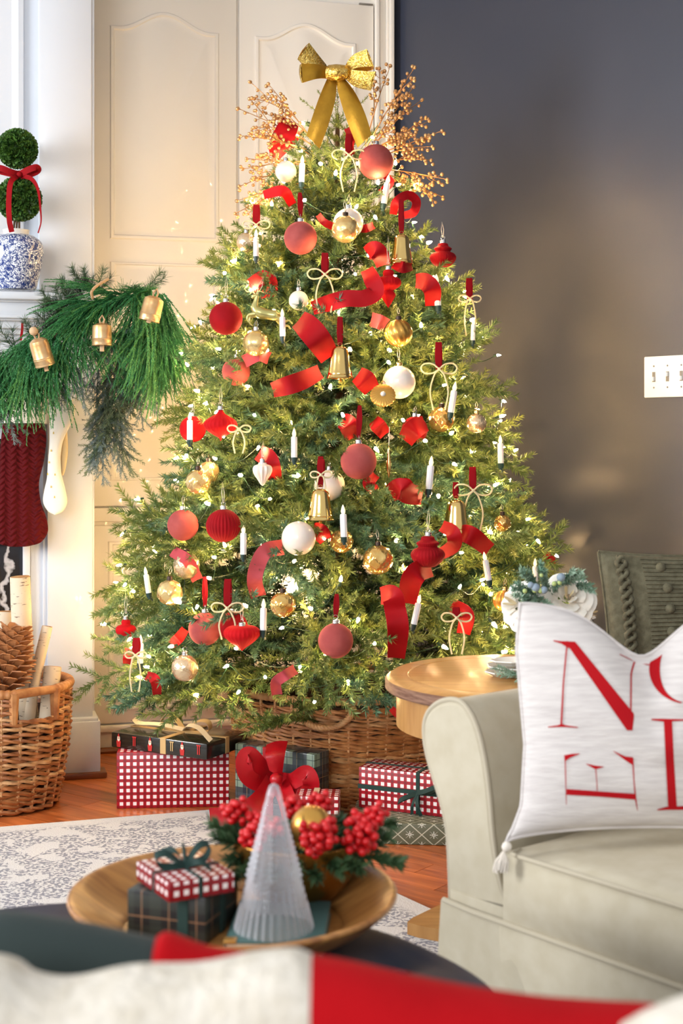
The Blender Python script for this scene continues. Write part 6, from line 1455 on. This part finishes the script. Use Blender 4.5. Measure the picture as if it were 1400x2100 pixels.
# glass tree
mm, t, bs = new_mat('pressed_glass'); N = t.nodes; L = t.links
bs.inputs['Base Color'].default_value = rgb(238, 238, 244); bs.inputs['Roughness'].default_value = .05; bs.inputs['Specular IOR Level'].default_value = 1.0; bs.inputs['Coat Weight'].default_value = 1.0
tp = N.new('ShaderNodeBsdfTransparent'); tp.inputs[0].default_value = (.97, .97, .98, 1); mx_ = N.new('ShaderNodeMixShader'); lw = N.new('ShaderNodeLayerWeight'); lw.inputs['Blend'].default_value = .45
L.new(M_(t, 'ADD', M_(t, 'MULTIPLY', lw.outputs['Facing'], .6), .16), mx_.inputs[0]); L.new(tp.outputs[0], mx_.inputs[1]); L.new(bs.outputs[0], mx_.inputs[2]); L.new(mx_.outputs[0], N['Material Output'].inputs[0])
E = empty('glass_tree', (-.080, 1.685, ZT+.0182), 'clear pressed glass cone-shaped tree ornament standing on the teal book', 'ornament'); gc = np.array([-.080, 1.685, ZT+.0184])
GH = .172
V = []; nth = 96
def gprof(t_): return float(np.interp(t_, [0, .02, .17, .20, .75, .93, .98, 1], [.0462, .0462, .0395, .0385, .0150, .0085, .0055, .0003]))
for i in range(91):
    t_ = i/90; row = []
    for j in range(nth):
        a = 2*PI*j/nth; r_ = gprof(t_)
        if t_ < .18: r_ *= 1+.03*math.cos(a*32)
        elif t_ < .36: r_ *= 1+.035*math.cos(a*24+PI*(int(t_*70) % 2))*math.sin(t_*70*PI)**2
        elif t_ < .86: r_ *= 1+.10*max(0, math.cos(a*8))**2*abs(math.sin(t_*26*PI))
        row.append((gc[0]+r_*math.cos(a), gc[1]+r_*math.sin(a), gc[2]+GH*t_))
    V.append(row)
V = np.array(V); f = [(i*nth+j, i*nth+(j+1) % nth, (i+1)*nth+(j+1) % nth, (i+1)*nth+j) for i in range(90) for j in range(nth)]
obj('glass_cone', MB().add(V.reshape(-1, 3), f), 'pressed_glass', E, 70)
# brass bowl with winter arrangement
mat('bowl_brass', rgb(150, 108, 46), .33, .9, bump=.06, bscale=20); mat('berry_red', rgb(206, 16, 24), .35, sss=.1); mat('leaf_dark', rgb(44, 74, 44), .6, c2=rgb(70, 100, 60), scale=20)
bc = np.array([-.058, 1.835, ZT]); k = 1.83/F
E = empty('brass_bowl', Vector(bc), 'round brass bowl on the tray holding red berries and pine', 'bowl')
pr_ = crom([(.001, 0), (.034, 0), (.052, .012), (.071, .035), (.080, .060), (.0825, .084)], 5)
obj('bowl', MB().lathe([tuple(x) for x in pr_]+[(.080, .084)]+[(max(.001, a-.003), b+.001) for a, b in pr_[::-1]], 64, center=bc), 'bowl_brass', E, 50)
E2 = empty('berry_arrangement', Vector(bc)+Vector((0, 0, .06)), 'pine leaves and clusters of red berries filling the brass bowl', 'plant')
rr_ = np.random.default_rng(17)
for (x, y, tx, ty, dd) in ((540, 1740, 432, 1690, 0), (540, 1750, 440, 1718, -.03), (550, 1750, 470, 1765, -.05), (560, 1745, 500, 1790, -.08), (530, 1730, 480, 1690, .03), (600, 1750, 560, 1790, -.09), (640, 1740, 700, 1788, -.09), (660, 1740, 820, 1770, -.04), (660, 1735, 800, 1715, -.02), (650, 1730, 780, 1735, .0), (650, 1740, 740, 1780, -.07), (620, 1745, 650, 1800, -.09), (620, 1720, 700, 1680, .05), (640, 1720, 810, 1690, .03), (560, 1720, 500, 1670, .05), (600, 1720, 600, 1670, .06), (520, 1745, 478, 1800, -.06), (610, 1745, 610, 1785, -.09)):
    a = P(x, y, 1.835+dd*.3); b = P(tx, ty, 1.83+dd); mb = MB(); twig(mb, a, b-a, np.linalg.norm(b-a), rr_, 2000, .024, .0034, fwd=1.0, taper=.3, stem=.002); obj('pine_sprig', mb, 'leaf_dark', E2, 0)
for (cx, cy, R_, dd) in ((484, 1664, 30, .03), (520, 1712, 28, -.03), (600, 1655, 30, .04), (655, 1652, 30, .05), (648, 1722, 40, -.05), (668, 1700, 24, -.03), (742, 1712, 40, -.02), (770, 1672, 27, .0), (735, 1680, 16, .0), (560, 1700, 20, .0), (530, 1680, 22, .02)):
    cl = MB(); n_ = max(12, int(R_*R_*.026)); d_ = 1.80+dd; c = P(cx, cy, d_)
    for i in range(n_):
        zc = 1-2*(i+.5)/n_; a = i*2.39996; s_ = math.sqrt(1-zc*zc); p = c+np.array([s_*math.cos(a), s_*math.sin(a), zc])*R_*k*.9*rr_.uniform(.45, 1.12); cl.sphere(p, .0052*rr_.uniform(.9, 1.1), 10, 7)
    cl2 = MB().tube([c, P(cx+(610-cx)*.5, cy+(1740-cy)*.6, 1.83)], .0015, 5)
    o = obj('berry_cluster', cl, 'berry_red', E2, 60, kind='stuff'); obj('berry_stalk', cl2, 'leaf_dark', E2)
jd = 1.79; jc_ = P(638, 1694, jd)
EJ = empty('jingle_bell', Vector(jc_)-Vector((0, 0, .025)), 'gold jingle bell with a slit nestled among the red berries', 'bell'); obj('bell_shell', MB().sphere(jc_, .0255, 28, 18), 'gold_matte', EJ)
obj('slit', MB().tube([jc_+np.array([-.012+.004*math.sin(a), -.0253*math.cos(a)*.92, .022*math.sin(a)]) for a in np.linspace(-.7, .9, 14)], .0013, 6), 'bell_inside', EJ)

# ---------------------------------------------------------------- pillows on the sofa back in front of the camera
mat('near_green', rgb(46, 58, 56), .9, sheen=.3, bump=.2, bscale=300); mat('near_red', rgb(176, 6, 16), .85, c2=rgb(186, 10, 20), scale=14, spec=.15, bump=.2, bscale=300); mat('near_cream', rgb(228, 220, 206), .95, c2=rgb(212, 202, 184), scale=60, bump=.8, bscale=120)
def bolster(rows, d, th, bottom):
    """rows (x, ytop, dz): a soft upright pillow edge; returns section grid"""
    q = crom(rows, 6); V = []
    for x, yt, _ in q:
        p = P(x, yt, d); sec = []
        for a in np.linspace(0, PI, 13): sec.append((p[0], d+th*math.cos(a), p[2]-th*.8+th*.8*math.sin(a)))
        V.append([(p[0], d+th, bottom)]+sec+[(p[0], d-th, bottom)])
    f = MB().grid(V); V = np.array(V); n_ = V.shape[1]
    f.add(V[0], [tuple(range(n_))]); f.add(V[-1], [tuple(range(n_))[::-1]]); return f
E = empty('back_pillow', (-.2, 1.0, .52), 'dark green pillow with a red panel standing at the back of the near sofa', 'pillow')
obj('green_panel', bolster([(-120, 1880, 0), (0, 1872, 0), (120, 1888, 0), (220, 1908, 0), (320, 1930, 0)], 1.0, .035, .52), 'near_green', E, 70)
obj('red_panel', bolster([(320, 1925, 0), (345, 1918, 0), (420, 1945, 0), (520, 1962, 0), (640, 1985, 0)], 1.0, .035, .52), 'near_red', E, 70)
E = empty('front_pillow', (0, .85, .48), 'cream and bright red panelled pillow nearest the camera on the near sofa', 'pillow')
obj('cream_panel', bolster([(-160, 1950, 0), (0, 1972, 0), (60, 2005, 0), (140, 2014, 0), (260, 1990, 0), (400, 1985, 0), (520, 1962, 0), (600, 1955, 0), (638, 1968, 0)], .85, .05, .48), 'near_cream', E, 70)
obj('red_panel', bolster([(638, 1968, 0), (720, 1982, 0), (900, 2022, 0), (1100, 2054, 0), (1250, 2066, 0), (1372, 2074, 0), (1420, 2100, 0)], .85, .048, .48), 'near_red', E, 70)
E = empty('corner_pillow', (.2, .74, .48), 'cream pillow corner showing in front of the red panelled pillow', 'pillow'); obj('cushion', bolster([(1290, 2110, 0), (1340, 2082, 0), (1400, 2058, 0), (1480, 2030, 0)], .74, .035, .48), 'near_cream', E, 70)
o = obj('near_sofa', MB().rbox(-.9, .9, .66, 1.05, .008, .47, .05, 3), 'linen', None); tag(o, 'low back of the near sofa under the foreground pillows', 'sofa')
